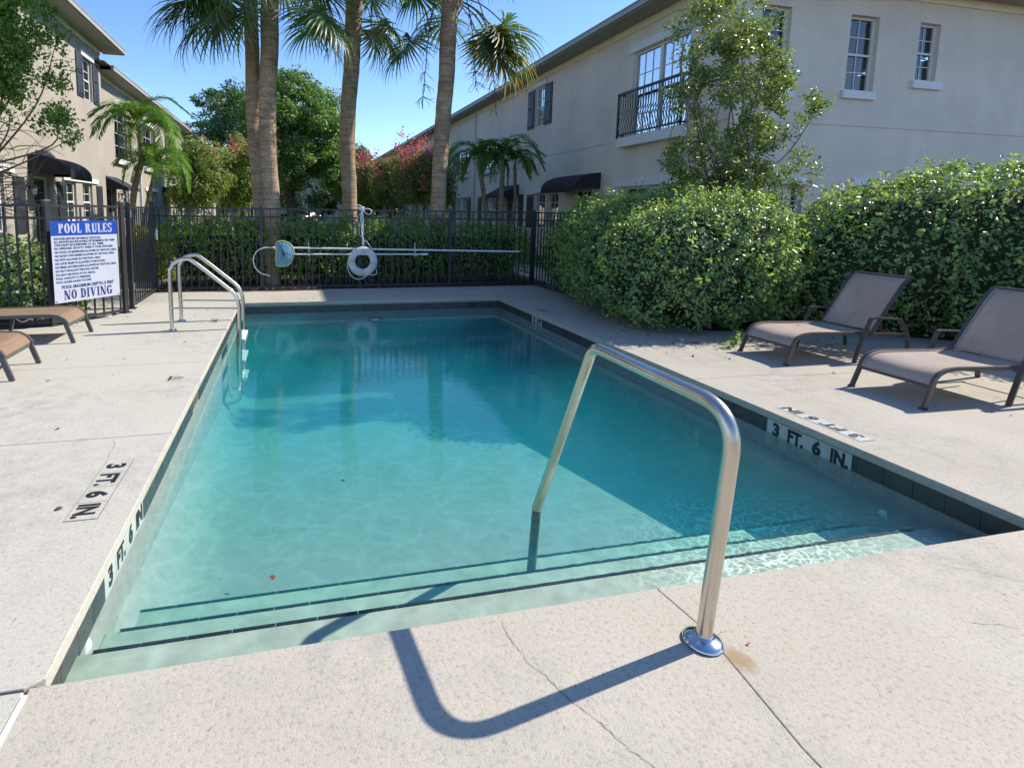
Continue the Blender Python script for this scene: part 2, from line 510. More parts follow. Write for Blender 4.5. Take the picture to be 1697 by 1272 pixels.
M['rope'] = simple('white_rope', (0.66, 0.66, 0.66), 0.8, bmp=0.5, bscale=200)
M['net_rim'] = simple('net_rim_yellow', (0.50, 0.56, 0.22), 0.5)
M['net_cloth'] = simple('blue_net_cloth', (0.13, 0.30, 0.38), 0.8, var=0.3, nscale=30, bmp=0.3)

def stucco(name, col, scale=1.0):
    q, t, b = mat(name)
    n1 = noise(t, 0.9, 6, 0.65); n2 = noise(t, 22, 5, 0.7); n3 = noise(t, 130, 2, 0.5)
    stk = noise(t, 1.0, 5, 0.6, stretch=(1.8, 1.8, 0.4))
    c = ramp(t, n1, [(0.3, tuple(x * 0.88 for x in col)), (0.7, tuple(min(1, x * 1.07) for x in col))]).outputs[0]
    c = mixc(t, 0.22, c, ramp(t, stk, [(0.35, (0.86, 0.85, 0.84)), (0.6, (1.03, 1.03, 1.03))]).outputs[0], 'MULTIPLY')
    c = mixc(t, 0.5, c, ramp(t, n2, [(0.3, (0.86, 0.86, 0.86)), (0.6, (1.04, 1.04, 1.04))]).outputs[0], 'MULTIPLY')
    t.links.new(c, b.inputs['Base Color']); b.inputs['Roughness'].default_value = 0.9
    b.inputs['Specular IOR Level'].default_value = 0.2
    bn = bump(t, None, n2, 0.4, 0.01)
    bump(t, b, n3, 0.3, 0.004, nrm=bn)
    return q
M['stucco'] = stucco('beige_stucco', (0.36, 0.325, 0.275))
M['stucco_right'] = stucco('taupe_stucco', (0.72, 0.635, 0.54))
M['trim'] = simple('white_trim', (0.68, 0.68, 0.67), 0.6, var=0.05)
M['cream'] = simple('cream_trim', (0.78, 0.72, 0.55), 0.7, var=0.05)
M['gutter'] = simple('gutter_grey', (0.33, 0.32, 0.30), 0.5, var=0.08)
M['soffit'] = simple('soffit_grey', (0.34, 0.32, 0.29), 0.8, var=0.08)
M['shutter'] = simple('black_shutter', (0.030, 0.032, 0.042), 0.45, var=0.2)
M['awning'] = simple('black_awning_canvas', (0.020, 0.020, 0.025), 0.8, var=0.45, nscale=2, bmp=0.8, bscale=5)
M['door'] = simple('dark_door', (0.03, 0.026, 0.026), 0.4, var=0.15)
M['dark_room'] = simple('dark_interior', (0.035, 0.04, 0.05), 0.9, var=0.2)
M['curtain'] = simple('sky_tinted_curtain', (0.20, 0.26, 0.38), 0.9, var=0.1, nscale=2)  # blue of the reflected sky put into the cloth colour
M['blind_dark'] = simple('dark_window_louver', (0.10, 0.095, 0.10), 0.8, var=0.1)
M['blind'] = simple('window_blind', (0.30, 0.29, 0.30), 0.8, var=0.1)
def glass(name='window_glass', base=0.06):
    q = bpy.data.materials.new(name); q.use_nodes = True
    t = q.node_tree; t.nodes.clear()
    o = nd(t, 'ShaderNodeOutputMaterial')
    tr = nd(t, 'ShaderNodeBsdfTransparent'); tr.inputs[0].default_value = (0.75, 0.8, 0.86, 1)
    gl = nd(t, 'ShaderNodeBsdfGlossy', i_Roughness=0.02)
    b1 = bump(t, None, noise(t, 2.5, 2), 0.06, 0.02)
    t.links.new(b1, gl.inputs['Normal'])
    fr = nd(t, 'ShaderNodeLayerWeight', i_Blend=0.35)
    ad = nd(t, 'ShaderNodeMath', operation='ADD'); t.links.new(fr.outputs['Fresnel'], ad.inputs[0]); ad.inputs[1].default_value = base; ad.use_clamp = True
    mi = nd(t, 'ShaderNodeMixShader'); t.links.new(ad.outputs[0], mi.inputs[0]); t.links.new(tr.outputs[0], mi.inputs[1]); t.links.new(gl.outputs[0], mi.inputs[2])
    t.links.new(mi.outputs[0], o.inputs[0])
    return q
M['glass'] = glass()
M['glass_sky'] = glass('reflective_window_glass', 0.38)
M['roof'] = simple('roof_shingle', (0.16, 0.14, 0.125), 0.9, var=0.35, nscale=12, bmp=0.5, bscale=30)

def ground_mat(name, stops, scale, bs=40, stren=0.6, dist=0.02):
    q, t, b = mat(name)
    c = ramp(t, noise(t, scale, 7, 0.65), stops).outputs[0]
    c2 = ramp(t, noise(t, scale * 9, 4, 0.6), [(0.3, (0.6, 0.6, 0.6)), (0.65, (1.15, 1.15, 1.15))]).outputs[0]
    c = mixc(t, 0.8, c, c2, 'MULTIPLY')
    t.links.new(c, b.inputs['Base Color']); b.inputs['Roughness'].default_value = 0.95
    b.inputs['Specular IOR Level'].default_value = 0.1
    bump(t, b, noise(t, bs, 5, 0.7), stren, dist)
    return q
M['soil'] = ground_mat('soil', [(0.3, (0.07, 0.055, 0.04)), (0.7, (0.13, 0.10, 0.07))], 1.5)
M['mulch'] = ground_mat('mulch', [(0.25, (0.035, 0.022, 0.016)), (0.6, (0.10, 0.06, 0.045)), (0.8, (0.17, 0.12, 0.09))], 18)
M['lawn'] = ground_mat('lawn', [(0.3, (0.05, 0.10, 0.02)), (0.7, (0.11, 0.19, 0.035))], 0.8)

def leaf_mat(name, cols, rough=0.42, trans=0.35, spec=0.5):
    q, t, b = mat(name)
    g = nd(t, 'ShaderNodeNewGeometry')
    r = ramp(t, g.outputs['Random Per Island'], [(i / max(1, len(cols) - 1), c) for i, c in enumerate(cols)])
    t.links.new(r.outputs[0], b.inputs['Base Color'])
    b.inputs['Roughness'].default_value = rough
    b.inputs['Specular IOR Level'].default_value = spec
    tl = nd(t, 'ShaderNodeBsdfTranslucent')
    br = mixc(t, 1.0, r.outputs[0], (1.25, 1.3, 0.6), 'MULTIPLY')
    t.links.new(br, tl.inputs[0])
    mi = nd(t, 'ShaderNodeMixShader'); mi.inputs[0].default_value = trans
    t.links.new(b.outputs[0], mi.inputs[1]); t.links.new(tl.outputs[0], mi.inputs[2])
    t.links.new(mi.outputs[0], t.nodes['Material Output'].inputs[0])
    return q
M['leaf_hedge'] = leaf_mat('hedge_leaf', [(0.088, 0.163, 0.069), (0.125, 0.250, 0.088), (0.200, 0.338, 0.112), (0.075, 0.150, 0.062), (0.150, 0.250, 0.125), (0.250, 0.375, 0.125), (0.112, 0.200, 0.100), (0.413, 0.475, 0.125), (0.138, 0.225, 0.088), (0.300, 0.250, 0.125)], 0.34, 0.35, 0.75)
M['leaf_box'] = leaf_mat('clipped_hedge_leaf', [(0.078, 0.158, 0.048), (0.158, 0.289, 0.066), (0.316, 0.473, 0.078), (0.132, 0.210, 0.053)], 0.4, 0.35)
M['leaf_shrub'] = leaf_mat('tall_shrub_leaf', [(0.086, 0.159, 0.051), (0.159, 0.245, 0.071), (0.273, 0.331, 0.101), (0.129, 0.187, 0.071), (0.402, 0.389, 0.129)], 0.33, 0.35, 0.6)
M['leaf_oak'] = leaf_mat('oak_leaf', [(0.059, 0.139, 0.041), (0.139, 0.255, 0.069), (0.278, 0.394, 0.093), (0.093, 0.185, 0.051)], 0.5, 0.35)
M['leaf_dark'] = leaf_mat('dark_leaf', [(0.042, 0.104, 0.034), (0.073, 0.156, 0.046), (0.125, 0.208, 0.062)], 0.5, 0.3)
M['leaf_myrtle'] = leaf_mat('crape_myrtle_leaf', [(0.10, 0.19, 0.05), (0.18, 0.29, 0.07), (0.28, 0.36, 0.10), (0.34, 0.28, 0.11), (0.14, 0.22, 0.06), (0.22, 0.32, 0.08)], 0.5, 0.4)
M['leaf_new'] = leaf_mat('new_growth_leaf', [(0.20, 0.33, 0.09), (0.30, 0.42, 0.12), (0.38, 0.46, 0.14), (0.17, 0.28, 0.09)], 0.35, 0.45, 0.7)
M['blossom'] = leaf_mat('crape_myrtle_blossom', [(0.46, 0.06, 0.14), (0.55, 0.13, 0.22), (0.50, 0.20, 0.22)], 0.7, 0.3)
M['blossom_faded'] = leaf_mat('faded_blossom', [(0.42, 0.17, 0.11), (0.48, 0.28, 0.14), (0.50, 0.10, 0.14)], 0.7, 0.3)
M['leaf_tl'] = leaf_mat('garden_tree_leaf', [(0.068, 0.166, 0.035), (0.152, 0.276, 0.048), (0.221, 0.372, 0.068), (0.083, 0.152, 0.041)], 0.4, 0.4)
M['leaf_yellow'] = leaf_mat('yellow_green_leaf', [(0.20, 0.28, 0.03), (0.35, 0.38, 0.04), (0.42, 0.36, 0.05)], 0.5, 0.4)
M['frond'] = leaf_mat('cabbage_palm_frond', [(0.075, 0.141, 0.058), (0.116, 0.198, 0.075), (0.165, 0.248, 0.083)], 0.4, 0.25)
M['frond_dry'] = leaf_mat('dry_palm_frond', [(0.42, 0.30, 0.09), (0.35, 0.27, 0.10), (0.30, 0.28, 0.08)], 0.6, 0.4)
M['frond_garden'] = leaf_mat('garden_palm_frond', [(0.075, 0.180, 0.038), (0.135, 0.270, 0.045), (0.210, 0.345, 0.060)], 0.35, 0.35, 0.6)
M['grass'] = leaf_mat('grass_blade', [(0.07, 0.15, 0.02), (0.14, 0.24, 0.03), (0.20, 0.28, 0.05)], 0.6, 0.4)
M['litter'] = leaf_mat('dead_leaf', [(0.06, 0.035, 0.02), (0.12, 0.07, 0.035), (0.17, 0.09, 0.04), (0.05, 0.045, 0.03)], 0.7, 0.1)
M['mulch_chip'] = leaf_mat('mulch_chip', [(0.05, 0.03, 0.022), (0.12, 0.07, 0.05), (0.2, 0.15, 0.11), (0.07, 0.045, 0.03)], 0.8, 0.05)
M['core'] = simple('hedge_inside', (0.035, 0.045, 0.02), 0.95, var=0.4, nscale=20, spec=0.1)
M['twig'] = simple('grey_twig', (0.20, 0.165, 0.13), 0.9, var=0.3)
M['bark'] = simple('tree_bark', (0.10, 0.08, 0.06), 0.95, var=0.4, bmp=0.6, bscale=30)
M['bark_pale'] = simple('pale_smooth_bark', (0.36, 0.30, 0.23), 0.85, var=0.25)
def palm_bark(name, a, b_, c_):
    q, t, b = mat(name)
    tco = nd(t, 'ShaderNodeTexCoord').outputs['Object']
    wvf = noise(t, 1.0, 5, 0.6, vec=tco, stretch=(2.2, 2.2, 34))
    wv2 = noise(t, 1.0, 3, 0.5, vec=tco, stretch=(6, 6, 11))
    fb = noise(t, 45, 4, 0.7, vec=tco, stretch=(1, 1, 0.5))
    bg_ = noise(t, 2.5, 4, 0.6, vec=tco)
    c = ramp(t, bg_, [(0.3, a), (0.7, b_)]).outputs[0]
    c = mixc(t, 0.75, c, ramp(t, wvf, [(0.36, c_), (0.55, (1.08, 1.08, 1.08))]).outputs[0], 'MULTIPLY')
    c = mixc(t, 0.8, c, ramp(t, fb, [(0.3, (0.5, 0.48, 0.46)), (0.62, (1.15, 1.15, 1.15))]).outputs[0], 'MULTIPLY')
    c = mixc(t, 0.6, c, ramp(t, wv2, [(0.35, (0.66, 0.62, 0.58)), (0.6, (1.12, 1.12, 1.12))]).outputs[0], 'MULTIPLY')
    t.links.new(c, b.inputs['Base Color']); b.inputs['Roughness'].default_value = 0.95
    b.inputs['Specular IOR Level'].default_value = 0.1
    bn = bump(t, None, wvf, 0.5, 0.015)
    bump(t, b, fb, 0.5, 0.01, nrm=bn)
    return q
M['palm_bark'] = palm_bark('cabbage_palm_bark', (0.33, 0.245, 0.165), (0.46, 0.355, 0.25), (0.62, 0.58, 0.55))
M['palm_bark_smooth'] = palm_bark('garden_palm_bark', (0.22, 0.19, 0.14), (0.32, 0.27, 0.20), (0.7, 0.68, 0.66))
M['green_shaft'] = simple('green_crownshaft', (0.20, 0.28, 0.08), 0.5)
M['car_paint'] = simple('dark_car_paint', (0.02, 0.022, 0.026), 0.25)
M['tyre'] = simple('tyre_rubber', (0.02, 0.02, 0.02), 0.9)
M['lamp_glass'] = simple('milky_lamp_glass', (0.62, 0.64, 0.66), 0.3)
# ================================================================== ground and pool deck
PX0, PX1, PY0, PY1 = -0.70, 3.255, 1.609, 8.20      # deck edge round the pool
b = MB()
G = 400
hx0, hx1, hy0, hy1 = PX0 - 0.25, PX1 + 0.25, PY0 - 0.25, PY1 + 0.25
for x0, x1, y0, y1 in ((-G, hx0, -G, G), (hx1, G, -G, G), (hx0, hx1, -G, hy0), (hx0, hx1, hy1, G)):
    b.add([(x0, y0, -0.03), (x1, y0, -0.03), (x1, y1, -0.03), (x0, y1, -0.03)], [(0, 1, 2, 3)])
tag(b.build('ground', M['soil']), kind='structure')

deck = tag(empty('pool_deck', None, None), kind='structure')
J = 0.004
def slab(poly, m_, par=deck, z0=-0.05, z1=0.0, bev=0.004):
    q = MB().prism(poly, z0, z1)
    return q.build('slab', m_, par, bevel=bev)
# left of the pool
slab([(-7, -3.5), (PX0 - 0.04, -3.5), (PX0 - 0.04, 1.60), (-7, 1.64)], M['deck_left'])
slab([(-7, 1.648), (PX0 - 0.046, 1.612), (PX0, 1.640), (PX0, 3.436), (-7, 3.37)], M['deck_left'])
slab([(-7, 3.376), (PX0, 3.442), (PX0, 5.062), (-7, 5.0)], M['deck_left'])
slab([(-7, 5.006), (PX0, 5.068), (PX0, PY1 + 1.3), (-2.10, PY1 + 1.3), (-2.13, 7.55), (-2.20, 7.36), (-2.34, 7.22), (-2.5, 7.02), (-2.62, 6.86), (-3.4, 6.70), (-7, 6.66)], M['deck_left'])
# near side
slab([(PX0 - 0.03, -3.5), (1.262, -3.5), (1.264, 1.0), (1.312, 1.406), (1.288, PY0), (PX0 - 0.03, PY0)], M['deck'])
slab([(1.2645, -3.5), (3.9, -3.5), (3.9, PY0), (1.2905, PY0), (1.3145, 1.406), (1.2665, 1.0)], M['deck'])
slab([(3.906, -3.5), (12, -3.5), (12, PY0), (3.906, PY0)], M['deck_right'])
# right side
slab([(PX1, PY0 + 0.004), (12, PY0 + 0.004), (12, 3.55), (4.85, 3.705), (4.10, 3.74), (4.033, 3.806), (PX1, 3.80)], M['deck_right'])
slab([(PX1, 3.806), (4.035, 3.812), (4.102, 3.746), (4.85, 3.711), (12, 3.556), (12, 8.6), (PX1, 8.6)], M['deck_right'])
# far side
slab([(PX0 + 0.003, PY1), (PX1 - 0.003, PY1), (PX1 - 0.003, PY1 + 1.3), (PX0 + 0.003, PY1 + 1.3)], M['deck'])
slab([(PX1 + 0.002, 8.605), (6.2, 8.605), (6.2, 9.50), (PX1 + 0.002, 9.50)], M['deck'])
# white filler in the joint running from the near left corner
b = MB(); b.hexa([(-0.738, -3.5, -0.01), (-0.722, -3.5, -0.01), (-0.722, 1.60, -0.01), (-0.738, 1.60, -0.01),
                  (-0.738, -3.5, 0.003), (-0.722, -3.5, 0.003), (-0.724, 1.58, 0.003), (-0.738, 1.58, 0.003)])
b.build('joint_filler', M['caulk'], deck)
# dark filler under the other joints
b = MB(); b.add([(-7, -3.5, -0.012), (PX0 - 0.02, -3.5, -0.012), (PX0 - 0.02, 9, -0.012), (-7, 6.6, -0.012)], [(0, 1, 2, 3)])
b.add([(PX0 - 0.02, -3.5, -0.012), (12, -3.5, -0.012), (12, PY0 - 0.02, -0.012), (PX0 - 0.02, PY0 - 0.02, -0.012)], [(0, 1, 2, 3)])
b.add([(PX1 + 0.02, PY0 - 0.02, -0.012), (12, PY0 - 0.02, -0.012), (12, 9, -0.012), (PX1 + 0.02, 9, -0.012)], [(0, 1, 2, 3)])
b.build('joint_bed', M['crack'], deck)
# hairline cracks
def crack(P, wd=0.0022, seed=0):
    wd *= 0.6
    rg = np.random.default_rng(seed)
    pts = []
    for i in range(len(P) - 1):
        a, c = np.array(P[i]), np.array(P[i + 1]); n = max(2, int(np.linalg.norm(c - a) / 0.015))
        for k in range(n): pts.append(a + (c - a) * k / n)
    pts.append(np.array(P[-1])); pts = np.array(pts, float)
    jit = np.cumsum(rg.normal(0, 0.0035, pts.shape), axis=0)
    t = np.linspace(0, 1, len(pts))[:, None]; jit = jit - t * jit[-1]
    pts = pts + jit + rg.normal(0, 0.0012, pts.shape)
    q = MB(); vs, fs = [], []
    for i, p in enumerate(pts):
        d = pts[min(i + 1, len(pts) - 1)] - pts[max(0, i - 1)]; d /= np.linalg.norm(d) + 1e-9
        nn = np.array((-d[1], d[0])); w_ = wd * rg.uniform(0.25, 1.0) * min(1, 6 * min(t[i, 0], 1 - t[i, 0]) + 0.15)
        vs += [(*(p - nn * w_), 0.0016), (*(p + nn * w_), 0.0016)]
    fs = [(2 * i, 2 * i + 1, 2 * i + 3, 2 * i + 2) for i in range(len(pts) - 1)]
    q.add(vs, fs).build('crack', M['crack'], deck)
crack([(0.668, 1.60), (0.665, 1.50), (0.703, 1.36), (0.787, 1.17), (0.90, 0.95)], 0.0018, 1)
crack([(3.50, 2.74), (3.60, 2.45), (3.62, 2.1)], 0.0016, 2)
crack([(1.9, 0.98), (2.02, 0.80), (2.05, 0.55)], 0.0022, 3)
crack([(2.2, 1.25), (2.36, 1.18)], 0.0016, 4)
crack([(3.27, 3.55), (3.55, 3.35), (3.9, 3.1)], 0.0020, 5)
crack([(-1.02, 3.40), (-0.98, 3.3), (-0.965, 3.11)], 0.0014, 6)
crack([(-1.5, 1.62), (-1.25, 1.9), (-1.1, 2.2)], 0.0012, 7)
crack([(2.5, 1.5), (2.75, 1.3), (2.85, 1.1)], 0.0012, 8)
# rust run beside the handrail plate
q = MB()
rg = np.random.default_rng(3); ring = [(1.335 + (0.030 + rg.uniform(-.008, .008)) * math.cos(a) * 0.8, 1.285 + (0.045 + rg.uniform(-.01, .01)) * math.sin(a), 0.0012) for a in np.linspace(0, 6.283, 17)[:-1]]
q.add([(x - 1.325, y - 1.275, z) for x, y, z in [(1.325 + 0.06 * math.cos(a), 1.275 + 0.08 * math.sin(a), 0.0012) for a in np.linspace(0, 6.283, 17)[:-1]]], [tuple(range(16))])
q.build('rust_stain', M['rust'], deck, loc=(1.33, 1.27, 0))

# ================================================================== pool
pool = tag(empty('pool', None, None), kind='structure')
WX0, WX1, WY0, WY1 = PX0 - 0.055, PX1 + 0.055, PY0 - 0.055, PY1 + 0.055
def zfl(y): return -0.67 if y < 2.6 else -0.67 - 0.105 * (y - 2.6)
# floor and walls: gently curved where floor meets wall
ys = np.linspace(WY0, WY1, 34)
b = MB()
nx = 22
us = np.linspace(0, 1, nx)
def prof(x):
    dx = min(x - WX0, WX1 - x)
    return 0.22 * max(0, 1 - dx / 0.28) ** 2
V, F = [], []
for y in ys:
    for u in us:
        x = WX0 + (WX1 - WX0) * (0.5 - 0.5 * math.cos(math.pi * u))
        cvy = 0.22 * max(0, 1 - (WY1 - y) / 0.3) ** 2
        V.append((x, y, zfl(y) + max(prof(x), cvy)))
for j in range(len(ys) - 1):
    for i in range(nx - 1):
        a = j * nx + i; F.append((a, a + 1, a + nx + 1, a + nx))
b.add(V, F, True).build('floor', M['plaster'], pool)
def wallq(name, pts, mm_): MB().add(pts, [(0, 1, 2, 3)]).build(name, mm_, pool)
zt, zb = -0.045, -1.4
for pts in (((WX0, WY0), (WX0, WY1)), ((WX0, WY1), (WX1, WY1)), ((WX1, WY1), (WX1, WY0)), ((WX1, WY0), (WX0, WY0))):
    (xa, ya), (xb, yb) = pts
    b = MB(); n = 12; V = []; F = []
    for k in range(n + 1):
        x, y = xa + (xb - xa) * k / n, ya + (yb - ya) * k / n
        V += [(x, y, zb), (x, y, zt)]
    for k in range(n): F.append((2 * k, 2 * k + 2, 2 * k + 3, 2 * k + 1))
    b.add(V, F).build('wall', M['plaster'], pool)
# steps with a tiled nosing each
for k, (yn, zs) in enumerate(((2.00, -0.225), (2.30, -0.383), (2.60, -0.526))):
    x0s = -0.700; x1s = (3.095, 3.157, 3.185)[k]
    st = MB().box(WX0 - 0.01 if k == 0 else WX0 - 0.008, WX1 + 0.01, WY0 - 0.01, yn, -1.0 - 0.01 * k, zs).build('step', M['step_plaster'], pool, bevel=0.015)
    n = int((x1s - x0s) / 0.152)
    for i in range(n):
        xa = x0s + i * (x1s - x0s) / n; xb = x0s + (i + 1) * (x1s - x0s) / n - 0.003
        jz = 0.0; am = 0.0055 * max(0, (xa - 0.4) / 2.5) * (1 if k else 0.6)
        m_ = 6; V = []; F = []
        for s in range(m_ + 1):
            x = xa + (xb - xa) * s / m_
            wv_ = am * (math.sin(x * 61 + k) + 0.7 * math.sin(x * 97 + 2 * k))
            V += [(x, yn - 0.012 + wv_, zs + 0.002), (x, yn + 0.004 + wv_, zs + 0.002), (x, yn + 0.004 + wv_, zs - 0.02)]
        for s in range(m_):
            a = 3 * s; F += [(a, a + 3, a + 4, a + 1), (a + 1, a + 4, a + 5, a + 2)]
        MB().add(V, F).build('nosing_tile', M['nosing'], st)
# coping face already is the deck slab edge; thin mortar line under it, then the waterline tiles
TZ0, TZ1, TW = -0.173, -0.075, 0.1524
tile_me = {}
def tile(name, ax, pos, t0, t1, mm_, parent=pool, d=0.006):
    b = MB()
    if ax == 'L': b.box(WX0 + 0.001, WX0 + d, t0, t1, -0.245, TZ1)
    if ax == 'R': b.box(WX1 - d, WX1 - 0.001, t0, t1, TZ0, TZ1)
    if ax == 'F': b.box(t0, t1, WY1 - d, WY1 - 0.001, TZ0, TZ1)
    if ax == 'N': b.box(t0, t1, WY0 + 0.001, WY0 + d, TZ0, TZ1)
    return b.build(name, mm_, parent)
def run(ax, a, c, skips, off=0.0):
    t = a
    while t < c - 0.01:
        t1 = min(t + TW, c)
        hit = [s for s in skips if t < s[1] - 0.001 and t1 > s[0] + 0.001]
        if hit:
            s = hit[0]
            if s[0] - t > 0.02: tile('waterline_tile', ax, 0, t + 0.0015, s[0] - 0.0015, M['slate'])
            t = s[1]; continue
        tile('waterline_tile', ax, 0, t + 0.0015, t1 - 0.0015, M['slate'])
        t = t1
run('L', WY0, WY1, [(2.30, 2.30 + 4 * TW), (4.45, 4.45 + 2 * TW)])
run('R', WY0, WY1, [(2.50, 2.50 + 4 * TW), (6.72, 6.72 + 2 * TW)])
run('F', WX0 + 0.007, WX1 - 0.007, [])
run('N', WX0 + 0.007, WX1 - 0.007, [])
def wall_marker(ax, t0, words, sgn):
    """words along the wall as seen from inside the pool"""
    n = len(words)
    for k, wd in enumerate(words):
        a = t0 + k * TW; idx = k if sgn > 0 else n - 1 - k
        tl = tile('marker_tile', ax, 0, a + 0.001, a + TW - 0.001, M['white_tile'], d=0.0065)
        me = text_mesh(words[idx], 0.118, 1.0 if len(words[idx]) < 3 else 0.80, 0.006)
        xs = [v.co.x for v in me.vertices]; wmid = (min(xs) + max(xs)) / 2
        me.transform(Matrix.Translation((-wmid, 0, 0)))
        xw = WX0 + 0.0075 if ax == 'L' else WX1 - 0.0075
        place(me, 'lettering', tl, (xw, a + TW / 2, -0.172 if ax == 'R' else -0.222), (0, sgn, 0), (0, 0, 1), M['ink'])
wall_marker('L', 2.30, ['3', 'FT.', '6', 'IN'], 1)
wall_marker('R', 2.50, ['3', 'FT.', '6', 'IN.'], -1)
wall_marker('R', 6.72, ['5', 'FT'], -1)
# markers set flush in the deck
def deck_marker(x0, x1, y0, y1, words, xd, tile_m=M['white_tile'], size=0.105, xs_=1.0, ink=M['ink']):
    base = MB().box(x0 - 0.003, x1 + 0.003, y0 - 0.003, y1 + 0.003, -0.01, 0.0006).build('marker_frame', M['crack'], deck)
    n = len(words); wd = (y1 - y0) / n
    for k, s in enumerate(words):
        kk = k if xd[1] > 0 else n - 1 - k
        a = y0 + kk * wd
        tl = MB().box(x0, x1, a + 0.0015, a + wd - 0.0015, -0.01, 0.0022).build('marker_tile', tile_m, deck)
        me = text_mesh(s, size, xs_ * (0.95 if len(s) < 3 else 0.78), 0.0055)
        X = [v.co.x for v in me.vertices]; me.transform(Matrix.Translation((-(min(X) + max(X)) / 2, -size * 0.36, 0)))
        yd = (-xd[1], xd[0], 0)
        place(me, 'lettering', tl, ((x0 + x1) / 2, a + wd / 2, 0.0024), xd, yd, ink)
deck_marker(-0.962, -0.832, 2.51, 3.105, ['3', 'FT.', '6', 'IN.'], (0, -1, 0), M['deck_left'], 0.12, 1.05)
deck_marker(3.366, 3.476, 2.51, 3.107, ['3', 'FT', '6', 'IN'], (0, 1, 0), size=0.115, xs_=1.15)
deck_marker(-0.945, -0.845, 6.83, 7.07, ['5', 'FT'], (0, -1, 0), M['deck_left'], 0.10)
deck_marker(3.385, 3.485, 6.85, 7.08, ['5', 'FT'], (0, 1, 0), M['deck_right'], 0.10)
# the small no-diving disc
nd_ = MB().box(-0.96, -0.84, 4.515, 4.66, -0.01, 0.0018).build('marker_tile', M['deck_left'], deck)
q = MB(); cxx, cyy = -0.885, 4.585
def annulus(q, cx, cy, r0, r1, z, n=28):
    vs = []
    for k in range(n):
        a = 2 * math.pi * k / n
        vs += [(cx + r0 * math.cos(a), cy + r0 * math.sin(a), z), (cx + r1 * math.cos(a), cy + r1 * math.sin(a), z)]
    q.add(vs, [(2 * k, 2 * k + 1, (2 * k + 3) % (2 * n), (2 * k + 2) % (2 * n)) for k in range(n)])
annulus(q, cxx, cyy, 0.040, 0.048, 0.0026)
q.beam((cxx - 0.03, cyy - 0.03, 0.0026), (cxx + 0.03, cyy + 0.03, 0.0026), 0.008, 0.0004)
q.build('prohibition_ring', M['red_ink'], nd_)
q = MB(); q.beam((cxx - 0.02, cyy + 0.012, 0.0022), (cxx + 0.02, cyy - 0.004, 0.0022), 0.010, 0.0004); q.beam((cxx + 0.014, cyy - 0.004, 0.0022), (cxx + 0.024, cyy - 0.016, 0.0022), 0.008, 0.0004)
q.build('diver_figure', M['ink'], nd_)
me = text_mesh('NO DIVING', 0.022, 1.0, 0.001, 'CENTER')
place(me, 'lettering', nd_, (-0.945, 4.585, 0.0028), (0, -1, 0), (1, 0, 0), M['ink'])
# fittings under water
b = MB().lathe([(0.0, 0.012), (0.035, 0.012), (0.045, 0.004), (0.045, 0)], (WX1 - 0.001, 2.243, -0.272), 18, axis='x')
b = MB().lathe([(0.0, -0.010), (0.010, -0.010), (0.02, -0.005), (0.026, 0)], (WX1, 2.30, -0.34), 18, axis='x')
b.build('return_jet', M['white_plastic'], pool)
b = MB().lathe([(0.0, 0.010), (0.010, 0.010), (0.02, 0.005), (0.028, 0)], (WX0, 2.113, -0.29), 18, axis='x')
b.build('return_jet', M['white_plastic'], pool)
b = MB().lathe([(0.0, -0.006), (0.085, -0.008), (0.10, -0.02), (0.12, -0.012), (0.135, 0)], (0, 0, 0), 26, axis='y'); b.build('pool_light', M['ink'], pool, loc=(1.28, WY1, -0.31)).scale = (0.95, 1, 0.27)
b = MB().lathe([(0.0, -0.014), (0.03, -0.016), (0.075, -0.012), (0.084, -0.006)], (0, 0, 0), 26, axis='y'); b.build('light_lens', M['white_plastic'], pool, loc=(1.28, WY1 - 0.004, -0.31)).scale = (0.95, 1, 0.27)
# mouth of the skimmer in the left wall
b = MB().box(WX0 - 0.002, WX0 + 0.0035, 4.46, 4.74, -0.225, -0.100); b.build('skimmer_mouth', M['crack'], pool)

WZ = -0.165
# water: a closed body, its rim inside the walls
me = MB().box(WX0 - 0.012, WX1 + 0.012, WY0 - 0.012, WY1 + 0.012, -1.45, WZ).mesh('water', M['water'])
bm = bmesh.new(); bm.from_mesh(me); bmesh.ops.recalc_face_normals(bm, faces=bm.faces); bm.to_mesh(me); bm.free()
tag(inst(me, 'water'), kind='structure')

# ================================================================== fences
FH = 1.368
def fence_line(root, A, Bp, posts, sp=0.1155, rails=(1.368, 1.231, 0.055), pick_r=0.0085, r0=0, skip=()):
    A, Bp = np.array(A, float), np.array(Bp, float)
    Ln = np.linalg.norm(Bp - A); d = (Bp - A) / Ln; nrm = (-d[1], d[0], 0)
    for z in rails:
        MB().beam((*A, z - 0.014), (*Bp, z - 0.014), 0.03, 0.028).build('rail', M['fence'], root)
    t = sp * 0.6 + r0
    pm = MB().box(-pick_r, pick_r, -pick_r, pick_r, 0.02, rails[0] - 0.03).mesh('picket', M['fence'])
    ang = math.atan2(d[1], d[0])
    while t < Ln - 0.03:
        if not any(abs(t - p) < 0.042 for p in posts):
            p = A + d * t
            inst(pm, 'picket', root, (p[0], p[1], 0), (0, 0, ang))
        t += sp
    for p in posts:
        q = A + d * p
        fence_post(root, q[0], q[1], ang)
_pm = {}
